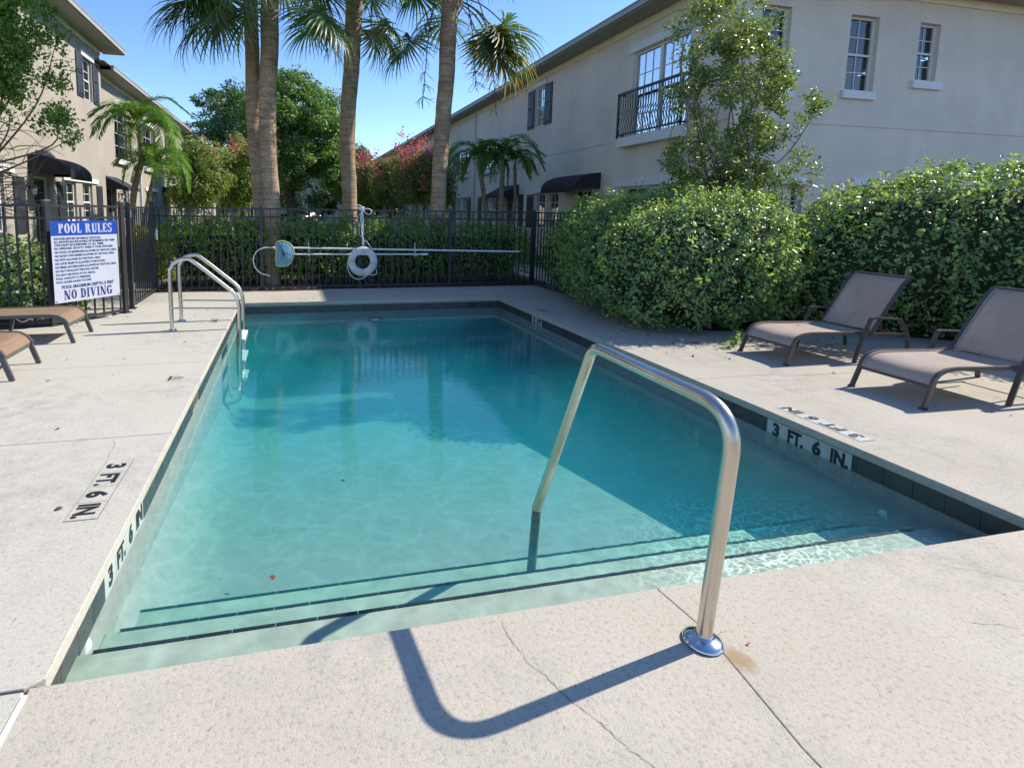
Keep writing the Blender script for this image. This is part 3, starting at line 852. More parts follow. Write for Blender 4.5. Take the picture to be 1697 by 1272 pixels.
def fence_post(root, x, y, ang=0, w_=0.027, h=1.405):
    key = (w_, h)
    if key not in _pm:
        _pm[key] = (MB().box(-w_, w_, -w_, w_, -0.03, h).mesh('post', M['fence']),
                    MB().box(-w_ - .004, w_ + .004, -w_ - .004, w_ + .004, h, h + 0.016).mesh('post_cap', M['cap']),
                    MB().box(-w_ - .025, w_ + .025, -w_ - .025, w_ + .025, 0.0, 0.012).mesh('base_plate', M['fence']))
    a, c, d = _pm[key]
    p = inst(a, 'post', root, (x, y, 0), (0, 0, ang))
    inst(c, 'post_cap', p); inst(d, 'base_plate', p)
    return p
bf = empty('back_fence', 'long black picket fence across the far end of the pool, holding the life ring', 'fence', 'black picket fences round the pool', (0, 9.61, 0))
bf2 = lambda x: x
def shifted_line(root, off, A, Bp, posts, **k):
    fence_line(root, (A[0] - off[0], A[1] - off[1]), (Bp[0] - off[0], Bp[1] - off[1]), posts, **k)
shifted_line(bf, (0, 9.61), (-2.10, 9.61), (4.466, 9.61), [1.65, 3.30, 4.95, 6.566])
sf = empty('side_fence', 'black picket fence running towards the hedge on the right of the deck', 'fence', 'black picket fences round the pool', (4.466, 9.58, 0))
shifted_line(sf, (4.466, 9.58), (4.466, 9.57), (4.50, 6.9), [])
rf = empty('sign_fence', 'black picket fence behind the pool rules sign and the tan loungers', 'fence', 'black picket fences round the pool', (-2.056, 7.65, 0))
shifted_line(rf, (-2.056, 7.65), (-2.056, 7.65), (-2.62, 6.92), [0.0, 0.922])
shifted_line(rf, (-2.056, 7.65), (-2.62, 6.92), (-6.6, 6.80), [1.8, 3.6])
gt = empty('pool_gate', 'black picket gate standing between the rules sign and the ladder', 'gate', None, (-2.06, 8.0, 0))
shifted_line(gt, (-2.06, 8.0), (-2.06, 8.0), (-2.08, 9.53), [], rails=(1.36, 0.075), sp=0.115)
MB().box(-0.02, 0.02, -0.02, 0.02, 0.04, 1.362).build('gate_stile', M['fence'], gt, loc=(0, 0.02, 0))
MB().box(-0.02, 0.02, -0.02, 0.02, 0.04, 1.362).build('gate_stile', M['fence'], gt, loc=(-0.02, 1.50, 0))
fence_post(gt, -0.0, -0.045); fence_post(gt, -0.075, 1.60, 0, 0.032, 1.44)
q = MB().box(-0.045, -0.005, 1.46, 1.56, 0.86, 0.97).build('latch', M['cap'], gt)
MB().box(-0.005, 0.02, 1.48, 1.50, 0.84, 1.01).build('latch_lever', M['white_plastic'], q)
for z in (0.25, 1.22): MB().box(-0.03, 0.03, -0.03, 0.03, z, z + 0.09).build('hinge', M['cap'], gt)
# ================================================================== buildings
class Facade:
    """u along the wall, d out from it, z up"""
    def __init__(s, o, u, n): s.o, s.u, s.n = (np.array(q, float) for q in (o, u, n))
    def P(s, u, z, d=0): return s.o + s.u * u + s.n * d + np.array((0, 0, z))
    def box(s, b, u0, u1, z0, z1, d0, d1):
        return b.hexa([s.P(u0, z0, d0), s.P(u1, z0, d0), s.P(u1, z0, d1), s.P(u0, z0, d1), s.P(u0, z1, d0), s.P(u1, z1, d0), s.P(u1, z1, d1), s.P(u0, z1, d1)])
    def quad(s, b, u0, u1, z0, z1, d=0):
        return b.add([s.P(u0, z0, d), s.P(u1, z0, d), s.P(u1, z1, d), s.P(u0, z1, d)], [(0, 1, 2, 3)])
    def wall(s, root, u0, u1, z0, z1, holes, mm_, rec=0.10, groove=None):
        b = MB()
        us_ = sorted({u0, u1, *[h[0] for h in holes], *[h[1] for h in holes]})
        zs_ = sorted({z0, z1, *[h[2] for h in holes], *[h[3] for h in holes], *([groove - 0.012, groove + 0.012] if groove else [])})
        for i in range(len(us_) - 1):
            for j in range(len(zs_) - 1):
                um, zm = (us_[i] + us_[i + 1]) / 2, (zs_[j] + zs_[j + 1]) / 2
                if any(h[0] < um < h[1] and h[2] < zm < h[3] for h in holes): continue
                g = groove and abs(zm - groove) < 0.012
                s.quad(b, us_[i], us_[i + 1], zs_[j], zs_[j + 1], -0.018 if g else 0)
                if g:
                    for z_ in (zs_[j], zs_[j + 1]):
                        b.add([s.P(us_[i], z_, -0.018), s.P(us_[i + 1], z_, -0.018), s.P(us_[i + 1], z_, 0), s.P(us_[i], z_, 0)], [(0, 1, 2, 3)])
        for (a, c, e, f) in [h[:4] for h in holes]:
            for (p, q_) in (((a, e), (a, f)), ((c, e), (c, f)), ((a, e), (c, e)), ((a, f), (c, f))):
                b.add([s.P(p[0], p[1], 0), s.P(q_[0], q_[1], 0), s.P(q_[0], q_[1], -rec), s.P(p[0], p[1], -rec)], [(0, 1, 2, 3)])
        return b.build('wall', mm_, root)
def window(F, root, u0, u1, z0, z1, rec=0.10, cols=2, rows=2, sashes=2, back='blind', label=None, fw=0.045):
    """sash window set back in the wall: frame > pane, muntin, blind"""
    b = MB()
    d0, d1 = -rec - 0.02, -rec + 0.035
    F.box(b, u0, u0 + fw, z0, z1, d0, d1); F.box(b, u1 - fw, u1, z0, z1, d0, d1)
    F.box(b, u0 + fw, u1 - fw, z0, z0 + fw, d0, d1); F.box(b, u0 + fw, u1 - fw, z1 - fw, z1, d0, d1)
    zm = [z0 + fw + (z1 - z0 - 2 * fw) * k / sashes for k in range(sashes + 1)]
    for z in zm[1:-1]: F.box(b, u0 + fw, u1 - fw, z - fw * 0.45, z + fw * 0.45, d0, d1 - 0.006)
    fr = b.build('window', M['trim'], root)
    if label: fr['label'] = label
    for k in range(sashes):
        g = MB(); F.quad(g, u0 + fw, u1 - fw, zm[k], zm[k + 1], -rec - 0.004); g.build('pane', M['glass_sky' if back == 'curtain' else 'glass'], fr)
        mu = MB(); t = 0.009
        for c in range(1, cols):
            u = u0 + fw + (u1 - u0 - 2 * fw) * c / cols; F.box(mu, u - t, u + t, zm[k], zm[k + 1], -rec - 0.003, -rec + 0.008)
        for r in range(1, rows):
            z = zm[k] + (zm[k + 1] - zm[k]) * r / rows; F.box(mu, u0 + fw, u1 - fw, z - t, z + t, -rec - 0.0025, -rec + 0.007)
        if mu.v: mu.build('muntin', M['trim'], fr)
    dk = MB(); F.quad(dk, u0 - 0.02, u1 + 0.02, z0 - 0.02, z1 + 0.02, -rec - 0.22); dk.build('dark_interior', M['dark_room'], fr)
    if back == 'blind' or back == 'louver':
        bl = MB(); z = z0 + 0.03
        st_ = 0.055 if back == 'louver' else 0.045
        while z < z1 - 0.03:
            bl.add([F.P(u0 + 0.03, z, -rec - 0.05), F.P(u1 - 0.03, z, -rec - 0.05), F.P(u1 - 0.03, z + st_ * 0.72, -rec - 0.075), F.P(u0 + 0.03, z + st_ * 0.72, -rec - 0.075)], [(0, 1, 2, 3)])
            z += st_
        bl.build('blind', M['blind'] if back == 'blind' else M['blind_dark'], fr)
    elif back == 'curtain':
        n = 60; V = []; Fc = []
        for k in range(n + 1):
            u = u0 + 0.02 + (u1 - u0 - 0.04) * k / n; dd = -rec - 0.10 + 0.03 * math.sin(k * 1.15) + 0.012 * math.sin(k * 2.7)
            V += [F.P(u, z0, dd), F.P(u, z1, dd)]
        Fc = [(2 * k, 2 * k + 2, 2 * k + 3, 2 * k + 1) for k in range(n)]
        MB().add(V, Fc, True).build('curtain', M['curtain'], fr)
    return fr
def trim(F, root, name, u0, u1, z0, z1, d=0.05, mm_='trim'):
    b = MB(); F.box(b, u0, u1, z0, z1, 0.001, d); return b.build(name, M[mm_], root, bevel=0.006)
def shutter(F, root, u0, u1, z0, z1):
    b = MB(); F.box(b, u0, u1, z0, z1, 0.001, 0.030)
    s = b.build('shutter', M['shutter'], root)
    f = 0.05; zm = z0 + (z1 - z0) * 0.5
    for (a, c) in ((z0 + f, zm - f / 2), (zm + f / 2, z1 - f)):
        p = MB()
        P0 = [F.P(u0 + f, a, 0.0305), F.P(u1 - f, a, 0.0305), F.P(u1 - f, c, 0.0305), F.P(u0 + f, c, 0.0305)]
        g = 0.03
        P1 = [F.P(u0 + f + g, a + g, 0.047), F.P(u1 - f - g, a + g, 0.047), F.P(u1 - f - g, c - g, 0.047), F.P(u0 + f + g, c - g, 0.047)]
        p.add(P0 + P1, [(4, 5, 6, 7), (0, 1, 5, 4), (1, 2, 6, 5), (2, 3, 7, 6), (3, 0, 4, 7)])
        p.build('raised_panel', M['shutter'], s)
    return s
def barrel_awning(F, root, u0, u1, z0, z1, out_):
    """quarter-round canvas hood, closed at both ends"""
    b = MB(); n = 12; V = []
    for k in range(n + 1):
        a = math.pi / 2 * k / n
        d, z = out_ * math.sin(a), z0 + (z1 - z0) * math.cos(a)
        V += [F.P(u0, z, d), F.P(u1, z, d)]
    b.add(V, [(2 * k, 2 * k + 1, 2 * k + 3, 2 * k + 2) for k in range(n)], True)
    for u in (u0, u1):
        W = [F.P(u, z0, 0)] + [F.P(u, z0 + (z1 - z0) * math.cos(math.pi / 2 * k / n), out_ * math.sin(math.pi / 2 * k / n)) for k in range(n + 1)]
        b.add(W, [tuple(range(len(W)))])
    F.box(b, u0, u1, z0 - 0.10, z0, out_ - 0.006, out_)
    return b.build('awning', M['awning'], root)
def slope_awning(F, root, u0, u1, z0, z1, out_):
    b = MB()
    b.add([F.P(u0, z1, 0.01), F.P(u1, z1, 0.01), F.P(u1, z0, out_), F.P(u0, z0, out_)], [(0, 1, 2, 3)])
    F.box(b, u0, u1, z0 - 0.10, z0, out_ - 0.008, out_)
    for u in (u0, u1): b.add([F.P(u, z1, 0.01), F.P(u, z0, out_), F.P(u, z0 - 0.1, out_), F.P(u, z0 - 0.02, 0.01)], [(0, 1, 2, 3)])
    aw = b.build('awning', M['awning'], root)
    r = MB(); 
    for u in (u0 + 0.02, u1 - 0.02): r.beam(F.P(u, z0 - 0.45, 0.02), F.P(u, z0 - 0.02, out_ - 0.03), 0.018, 0.018)
    r.build('awning_frame', M['cap'], aw)
    return aw
def door(F, root, u0, u1, z1):
    b = MB(); F.box(b, u0 + 0.04, u1 - 0.04, 0.02, z1 - 0.04, -0.13, -0.10)
    d = b.build('door', M['door'], root)
    f = MB(); F.box(f, u0, u0 + 0.04, 0, z1, -0.14, -0.06); F.box(f, u1 - 0.04, u1, 0, z1, -0.14, -0.06); F.box(f, u0 + 0.04, u1 - 0.04, z1 - 0.04, z1, -0.14, -0.06)
    f.build('door_frame', M['trim'], d)
    for (a, c, e, g) in ((0.14, 0.46, 0.2, 0.8), (0.54, 0.86, 0.2, 0.8), (0.14, 0.46, 0.95, 1.8), (0.54, 0.86, 0.95, 1.8)):
        p = MB(); w_ = u1 - u0; F.box(p, u0 + a * w_, u0 + c * w_, e, g, -0.0995, -0.085); p.build('door_panel', M['door'], d, bevel=0.01)
    k = MB().lathe([(0, 0), (0.03, 0.01), (0.03, 0.03), (0, 0.04)], F.P(u1 - 0.13, 0.95, -0.07), 10); k.build('handle', M['chrome'], d)
    return d
def wall_lamp(F, root, u, z):
    b = MB(); F.box(b, u - 0.04, u + 0.04, z - 0.05, z + 0.07, 0.001, 0.02); b.beam(F.P(u, z + 0.03, 0.02), F.P(u, z + 0.09, 0.12), 0.015, 0.015)
    l = b.build('wall_lamp', M['shutter'], root)
    c = F.P(u, z - 0.10, 0.12)
    MB().lathe([(0, 0.20), (0.035, 0.19), (0.085, 0.13), (0.08, 0.12)], c, 8, False).build('lamp_hood', M['shutter'], l)
    MB().lathe([(0.04, -0.02), (0.065, 0.12)], c, 8, False).build('lamp_pane', M['lamp_glass'], l)
def downspout(F, root, u, z0, z1):
    b = MB(); F.box(b, u - 0.045, u + 0.045, z0, z1, 0.004, 0.085)
    d = b.build('downspout', M['gutter_w'], root, bevel=0.012)
    for z in (z0 + 0.5, (z0 + z1) / 2, z1 - 0.5):
        s = MB(); F.box(s, u - 0.06, u + 0.06, z, z + 0.03, 0.003, 0.09); s.build('strap', M['gutter_w'], d)
M['gutter_w'] = simple('downspout_pale', (0.55, 0.56, 0.57), 0.5, var=0.05)
def railing(F, root, u0, u1, z0, z1, proj, sp=0.10):
    """juliet balcony: rails, end posts and bellied iron balusters"""
    r = MB(); F.box(r, u0, u1, z1 - 0.05, z1, proj - 0.03, proj + 0.03)
    for u in (u0, u1 - 0.04): F.box(r, u, u + 0.04, z1 - 0.045, z1 - 0.005, 0, proj - 0.03)
    rl = r.build('balcony_railing', M['shutter'], root)
    q = MB(); F.box(q, u0, u1, z0, z0 + 0.035, proj - 0.02, proj + 0.02)
    for u in (u0, u1 - 0.04): F.box(q, u, u + 0.04, z0, z0 + 0.035, 0, proj - 0.02)
    q.build('bottom_rail', M['shutter'], rl)
    for u in (u0 + 0.02, u1 - 0.02):
        p = MB(); F.box(p, u - 0.02, u + 0.02, z0 - 0.06, z1 - 0.05, proj - 0.02, proj + 0.02); p.build('rail_post', M['shutter'], rl)
    n = int((u1 - u0) / sp)
    for k in range(1, n):
        u = u0 + (u1 - u0) * k / n
        zz = [0, 0.12, 0.26, 0.42, 0.6, 0.8, 1.0]; bb = [0, 0.02, 0.07, 0.055, -0.015, -0.01, 0]
        P = catmull([F.P(u, z0 + 0.03 + (z1 - z0 - 0.07) * t, proj + d) for t, d in zip(zz, bb)], 3)
        MB().tube(P, 0.0095, 5, False).build('baluster', M['shutter'], rl)
def eaves(F, root, u0, u1, zf, over, e0=0, e1=0):
    """frieze band, soffit, gutter"""
    b = MB(); F.box(b, u0, u1, zf, zf + 0.15, 0.001, 0.035); b.build('frieze', M['cream'], root)
    b = MB(); F.box(b, u0 - e0, u1 + e1, zf + 0.15, zf + 0.17, -0.02, over); b.build('soffit', M['soffit'], root)
    b = MB(); F.box(b, u0 - e0, u1 + e1, zf + 0.145, zf + 0.29, over + 0.001, over + 0.026); F.box(b, u0 - e0, u1 + e1, zf + 0.285, zf + 0.31, over + 0.001, over + 0.10)
    F.box(b, u0 - e0, u1 + e1, zf + 0.17, zf + 0.285, over + 0.026, over + 0.085)
    b.build('gutter', M['gutter'], root)

# ---------------- right-hand building, nearest unit (west and south walls)
XR, YB = 8.06, 9.03
R1 = empty('townhouse_building', 'taupe two storey building on the right with iron balcony and small south windows', 'building', 'two storey townhouses', (XR, YB, 0))
FW = Facade((0, 0 - YB, 0), (0, 1, 0), (-1, 0, 0)); FW.o = np.array((0, -YB, 0.))
FS = Facade((-XR, 0, 0), (1, 0, 0), (0, -1, 0))
up = (16.83, 17.52, 4.16, 5.40); big = (10.22, 12.12, 3.20, 5.12)
lowA = (15.62, 16.42, 0.85, 1.99); lowB = (16.52, 17.32, 0.85, 1.99); lowC = (10.25, 12.35, 0.85, 2.0); dr = (13.75, 14.65, 0, 2.0)
FW.wall(R1, YB, 18.2, -0.1, 5.75, [up, big, lowA, lowB, lowC, dr], M['stucco_right'], groove=3.14)
window(FW, R1, *up, cols=2, rows=2, back='curtain')
window(FW, R1, big[0], (big[0] + big[1]) / 2, big[2], big[3], cols=3, rows=4, sashes=1, back='curtain', rec=0.08, label='large upper window pane pair above the iron balcony')
window(FW, R1, (big[0] + big[1]) / 2 + 0.001, big[1], big[2], big[3], cols=3, rows=4, sashes=1, back='curtain', rec=0.08)
for h in (lowA, lowB): window(FW, R1, *h, cols=2, rows=2)
window(FW, R1, lowC[0], 11.29, lowC[2], lowC[3]); window(FW, R1, 11.31, lowC[1], lowC[2], lowC[3])
door(FW, R1, dr[0], dr[1], dr[3])
shutter(FW, R1, 16.30, 16.81, 4.15, 5.41); shutter(FW, R1, 17.56, 18.07, 4.15, 5.41)
trim(FW, R1, 'lintel', 16.70, 17.68, 5.43, 5.58)
trim(FW, R1, 'lintel', 10.12, 12.24, 5.14, 5.34)
shutter(FW, R1, 17.38, 17.88, 0.85, 1.96)
trim(FW, R1, 'lintel', 15.50, 17.45, 2.00, 2.12); trim(FW, R1, 'lintel', 10.08, 12.58, 2.02, 2.17)
trim(FW, R1, 'sill', 10.10, 12.36, 2.96, 3.18, 0.20)
railing(FW, R1, 10.12, 12.42, 3.24, 4.24, 0.17, 0.095)
barrel_awning(FW, R1, 13.3, 15.3, 2.02, 2.43, 0.75)
eaves(FW, R1, YB, 18.2, 5.63, 0.55, 0.55, 0)
# south wall
s1 = (10.68, 11.38, 3.83, 5.25); s2 = (12.42, 12.96, 4.13, 5.25); s0 = (8.62, 9.28, 3.76, 5.25); l0 = (9.24, 9.93, 0.85, 1.96); l1 = (11.14, 11.72, 0.85, 1.96)
FS.wall(R1, XR, 17.5, -0.1, 5.75, [s1, s2, s0, l0, l1], M['stucco_right'], groove=3.145, rec=0.13)
for h in (s1, s0): window(FS, R1, *h, rec=0.13, back='louver')
window(FS, R1, *s2, rec=0.13, back='louver', label='shorter upper south window')
for h in (l0, l1): window(FS, R1, *h, rec=0.13)
for (a, c, e) in ((10.60, 11.42, 3.67), (12.32, 13.10, 3.965), (8.52, 9.46, 3.60)): trim(FS, R1, 'sill', a, c, e, e + 0.155, 0.06)
for (a, c) in ((11.09, 11.87), (9.16, 10.0)): trim(FS, R1, 'lintel', a, c, 1.975, 2.13, 0.06)
eaves(FS, R1, XR, 17.5, 5.63, 0.55, 0.55, 0)
# roof: hipped
def hip_roof(root, x0, x1, y0, y1, z, h, off=(0, 0)):
    ox, oy = off; wx, wy = x1 - x0, y1 - y0; m_ = min(wx, wy) / 2
    x0, x1, y0, y1 = x0 - ox, x1 - ox, y0 - oy, y1 - oy
    V = [(x0, y0, z), (x1, y0, z), (x1, y1, z), (x0, y1, z)]
    if wy > wx: V += [((x0 + x1) / 2, y0 + m_, z + h), ((x0 + x1) / 2, y1 - m_, z + h)]; Fc = [(0, 1, 4), (1, 2, 5, 4), (2, 3, 5), (3, 0, 4, 5)]
    else: V += [(x0 + m_, (y0 + y1) / 2, z + h), (x1 - m_, (y0 + y1) / 2, z + h)]; Fc = [(0, 1, 5, 4), (1, 2, 5), (2, 3, 4, 5), (3, 0, 4)]
    V += [(x, y, z - 0.02) for x, y, _ in V[:4]]
    Fc += [(0, 1, 7, 6), (1, 2, 8, 7), (2, 3, 9, 8), (3, 0, 6, 9), (6, 7, 8, 9)]
    MB().add(V, Fc).build('roof', M['roof'], root)
hip_roof(R1, XR - 0.56, 17.9, YB - 0.56, 18.6, 5.945, 1.9, (XR, YB))
MB().box(0.3, 9.2, 9.0, 9.17, 0, 5.7).build('rear_wall', M['stucco_right'], R1)
MB().box(9.25, 9.44, 0.0, 9.17, 0, 5.7).build('rear_wall', M['stucco_right'], R1)

# ---------------- right-hand row, further units
X2 = 8.17
R2 = empty('townhouse_row', 'grey shaded townhouse row beyond the right building, behind the three palms', 'building', 'two storey townhouses', (X2, 18.2, 0))
FR = Facade((0, 0, 0), (0, 1, 0), (-1, 0, 0)); FR.o = np.array((0, -18.2, 0.))
H2 = []
ups = [(21.2, 22.9, 3.10, 4.25), (24.8, 26.8, 3.10, 4.25), (30.5, 32.3, 3.1, 4.9), (35, 36.7, 3.1, 4.9), (40, 41.7, 3.1, 4.9), (46, 47.7, 3.1, 4.9)]
lows = [(21.1, 21.9, 0.9, 2.0), (22.0, 22.8, 0.9, 2.0), (24.8, 25.6, 0.9, 2.0), (25.9, 26.7, 0.9, 2.0), (31, 31.9, 0.9, 2), (32.2, 33.0, 0.9, 2), (38, 38.9, 0.9, 2), (43, 43.9, 0.9, 2)]
drs = [(19.3, 20.2, 0, 2.0), (28.6, 29.5, 0, 2.0), (35, 35.9, 0, 2.0), (40.5, 41.4, 0, 2)]
FR.wall(R2, 18.2, 52, -0.1, 5.75, ups + lows + drs, M['stucco_right'], groove=3.0 - 0.06)
for h in ups: window(FR, R2, *h, cols=4, rows=3, sashes=1, back='louver')
for h in lows: window(FR, R2, *h)
for h in drs: door(FR, R2, h[0], h[1], h[3])
for h in ups[:4]:
    railing(FR, R2, h[0] - 0.05, h[1] + 0.05, h[2] + 0.02, h[2] + 1.1, 0.12, 0.12)
for h in ups: trim(FR, R2, 'sill', h[0] - 0.1, h[1] + 0.1, h[2] - 0.17, h[2] - 0.01, 0.14)
for (a, c) in ((20.95, 22.95), (24.65, 26.85), (30.9, 33.1), (37.9, 39)): trim(FR, R2, 'lintel', a, c, 2.03, 2.17)
for (a, c) in ((20.6, 21.05), (22.85, 23.3), (24.3, 24.75), (26.75, 27.2), (18.35, 18.85), (30.5, 30.95), (33.05, 33.5)): shutter(FR, R2, a, c, 0.85, 2.0)
for (a, c) in ((18.9, 20.6), (28.1, 29.9), (34.6, 36.3), (40.1, 41.8)): slope_awning(FR, R2, a, c, 1.98, 2.36, 0.75)
wall_lamp(FR, R2, 20.5, 1.75); wall_lamp(FR, R2, 28.0, 1.75)
for u in (23.85, 34.0, 44.0): downspout(FR, R2, u, 0, 5.7)
eaves(FR, R2, 18.22, 52, 5.60, 0.5)
hip_roof(R2, X2 - 0.5, 18, 17.4, 52.4, 5.91, 1.8, (X2, 18.2))
MB().box(0.3, 9.3, 33.6, 33.8, 0, 5.7).build('rear_wall', M['stucco_right'], R2)

# ---------------- left-hand building, nearest unit
XL = -5.64
L1 = empty('townhouse_building', 'sunlit beige unit at the upper left with round black canvas hood over its door', 'building', 'two storey townhouses', (XL, 12, 0))
FL = Facade((0, 0, 0), (0, 1, 0), (1, 0, 0)); FL.o = np.array((0, -12, 0.))
up1 = (17.93, 18.67, 4.42, 5.56); up0 = (12.6, 13.5, 4.42, 5.56)
la = (12.1, 12.95, 0.8, 2.0); lb = (16.16, 16.92, 0.95, 1.99); lc = (17.42, 18.20, 0.95, 1.99); dl = (14.33, 15.17, 0, 2.02)
FL.wall(L1, 6.0, 19.5, -0.1, 6.1, [up1, up0, la, lb, lc, dl], M['stucco'])
for h in (up1, up0, la, lb, lc): window(FL, L1, *h)
door(FL, L1, dl[0], dl[1], dl[3])
for (a, c) in ((17.40, 17.90), (18.72, 19.22), (12.05, 12.55), (13.55, 14.05)): shutter(FL, L1, a, c, 4.41, 5.60)
for (a, c) in ((13.32, 13.82), (15.62, 16.13), (18.55, 19.05), (11.5, 12.0)): shutter(FL, L1, a, c, 0.75, 1.97)
trim(FL, L1, 'lintel', 17.78, 18.82, 5.58, 5.74); trim(FL, L1, 'lintel', 12.4, 13.7, 5.58, 5.74)
trim(FL, L1, 'lintel', 15.98, 18.66, 2.02, 2.15); trim(FL, L1, 'lintel', 11.9, 13.36, 2.03, 2.17)
barrel_awning(FL, L1, 14.1, 15.5, 2.06, 2.5, 0.85)
wall_lamp(FL, L1, 14.05, 1.72)
eaves(FL, L1, 6.0, 19.5, 6.0, 0.55, 0, 0.5)
hip_roof(L1, -15, XL + 0.56, 5.5, 20.0, 6.32, 1.9, (XL, 12))
MB().box(-9.0, -0.002, 7.31, 7.5, 0, 6.1).build('rear_wall', M['stucco'], L1)
MB().box(-9.0, 0.0, -6.0, -5.85, 0, 6.1).build('rear_wall', M['stucco'], L1)
# ---------------- left-hand row beyond
XL2 = -5.80
L2 = empty('townhouse_row', 'sunlit beige townhouse row behind the left palms with arched upper windows', 'building', 'two storey townhouses', (XL2, 19.5, 0))
FL2 = Facade((0, 0, 0), (0, 1, 0), (1, 0, 0)); FL2.o = np.array((0, -19.5, 0.))
ups = [(21.3, 22.7, 3.02, 4.85), (25.2, 26.8, 3.02, 4.75), (29.8, 31.3, 3.02, 4.85), (35, 36.6, 3.02, 4.75), (40, 41.6, 3.02, 4.75), (45, 46.6, 3.02, 4.75)]
lows = [(21.9, 22.7, 0.9, 2.0), (23.0, 23.6, 0.9, 2.0), (25.3, 26.1, 0.9, 2.0), (26.4, 27.2, 0.9, 2.0), (31.4, 32.2, .9, 2), (32.5, 33.3, .9, 2), (37.5, 38.3, .9, 2), (38.6, 39.4, .9, 2), (43, 43.8, .9, 2)]
drs = [(20.0, 20.9, 0, 2), (28.8, 29.7, 0, 2), (34.6, 35.5, 0, 2), (41, 41.9, 0, 2)]
FL2.wall(L2, 19.5, 52, -0.1, 5.75, ups + lows + drs, M['stucco'])
for h in ups: window(FL2, L2, *h, cols=2, rows=4, sashes=1)
for h in lows: window(FL2, L2, *h)
for h in drs: door(FL2, L2, h[0], h[1], h[3])
for h in ups[:4]: railing(FL2, L2, h[0] - 0.05, h[1] + 0.05, 3.05, 3.95, 0.12, 0.13)
for h in ups:
    trim(FL2, L2, 'sill', h[0] - 0.1, h[1] + 0.1, h[2] - 0.18, h[2] - 0.01, 0.12)
    # arched head
    b = MB(); n = 12; um = (h[0] + h[1]) / 2; hw = (h[1] - h[0]) / 2 + 0.08; V = []
    for k in range(n + 1):
        a = math.pi * k / n; V += [FL2.P(um - hw * math.cos(a), h[3] + 0.02 + 0.28 * math.sin(a), 0.001), FL2.P(um - hw * math.cos(a), h[3] + 0.02 + 0.28 * math.sin(a), 0.06)]
    W = [V[2 * k + 1] for k in range(n + 1)]
    b.add(V, [(2 * k, 2 * k + 2, 2 * k + 3, 2 * k + 1) for k in range(n)]); b.add(W, [tuple(range(n + 1))])
    b.build('arched_head', M['trim'], L2)
for h in ups[1:4]:
    shutter(FL2, L2, h[0] - 0.45, h[0] - 0.04, h[2] + 0.1, h[3]); shutter(FL2, L2, h[1] + 0.04, h[1] + 0.45, h[2] + 0.1, h[3])
for (a, c) in ((21.7, 23.8), (25.1, 27.4), (31.2, 33.5), (37.3, 39.6)): trim(FL2, L2, 'lintel', a, c, 2.03, 2.17)
for (a, c) in ((19.7, 21.2), (28.4, 30.1), (34.3, 36.0), (40.6, 42.3)): slope_awning(FL2, L2, a, c, 1.98, 2.36, 0.75)
for u in (24.3, 33.9, 42.6): downspout(FL2, L2, u, 0, 5.7)
wall_lamp(FL2, L2, 21.4, 1.75)
eaves(FL2, L2, 19.55, 52, 5.42, 0.45)
hip_roof(L2, -15, XL2 + 0.45, 19.0, 52.4, 5.73, 1.8, (XL2, 19.5))
MB().box(-9.0, 0.0, 32.3, 32.49, 0, 5.7).build('rear_wall', M['stucco'], L2)

# ---------------- pale building closing the far end, and a parked car
FB = empty('far_building', 'small pale building glimpsed beyond the lawn between oak trunk and lamp post', 'building', None, (1.5, 64, 0))
FBF = Facade((-1.5, 0, 0), (1, 0, 0), (0, -1, 0))
hs = [(-6 + 3.2 * k, -6 + 3.2 * k + 1.2, z, z + 1.5) for k in range(6) for z in (0.9, 3.7)]
FBF.wall(FB, -8, 13, -0.1, 5.6, hs, M['stucco'])
for h in hs: window(FBF, FB, *h, cols=2, rows=2)
eaves(FBF, FB, -8, 13, 5.5, 0.5)
hip_roof(FB, -8.5, 13.5, 63.5, 72, 5.8, 1.8, (1.5, 64))
# ================================================================== vegetation
def np_mesh(name, V, F, mats, smooth=False, mi=None):
    """fast mesh from arrays; F is (n,3) or (n,4)"""
    me = bpy.data.meshes.new(name)
    V = np.ascontiguousarray(V, np.float32); F = np.ascontiguousarray(F, np.int32)
    me.vertices.add(len(V)); me.vertices.foreach_set('co', V.ravel())
    k = F.shape[1]
    me.loops.add(F.size); me.loops.foreach_set('vertex_index', F.ravel())
    me.polygons.add(len(F)); me.polygons.foreach_set('loop_start', np.arange(0, F.size, k, dtype=np.int32))
    me.polygons.foreach_set('loop_total', np.full(len(F), k, np.int32))
    if not isinstance(mats, (list, tuple)): mats = [mats]
    for q in mats: me.materials.append(q)
    if mi is not None: me.polygons.foreach_set('material_index', np.asarray(mi, np.int32))
    me.update(calc_edges=True); me.validate()
    return me
def unit(a): return a / (np.linalg.norm(a, axis=-1, keepdims=True) + 1e-9)
def leaf_arrays(P, Nn, size, aspect=0.55, fold=0.16, rg=rng, sv=0.55, tilt=0.65):
    """one folded leaf (two triangles) at each point, facing roughly along Nn"""
    n = len(P)
    nn = unit(Nn + tilt * rg.normal(size=(n, 3)))
    a = unit(np.cross(nn, rg.normal(size=(n, 3))))
    bq = np.cross(nn, a)
    s = (size * (1 + sv * rg.uniform(-1, 1, n)))[:, None] if np.isscalar(size) else size[:, None]
    w_ = s * aspect * 0.5
    base = P - a * s * 0.5; tip = P + a * s * 0.5
    l = P - bq * w_ + nn * fold * s - a * s * 0.05; r = P + bq * w_ + nn * fold * s - a * s * 0.05
    V = np.stack([base, l, tip, r], 1).reshape(-1, 3)
    i = np.arange(n)[:, None] * 4
    F = np.concatenate([i + np.array([[0, 2, 1]]), i + np.array([[0, 3, 2]])], 1).reshape(-1, 3)
    return V, F
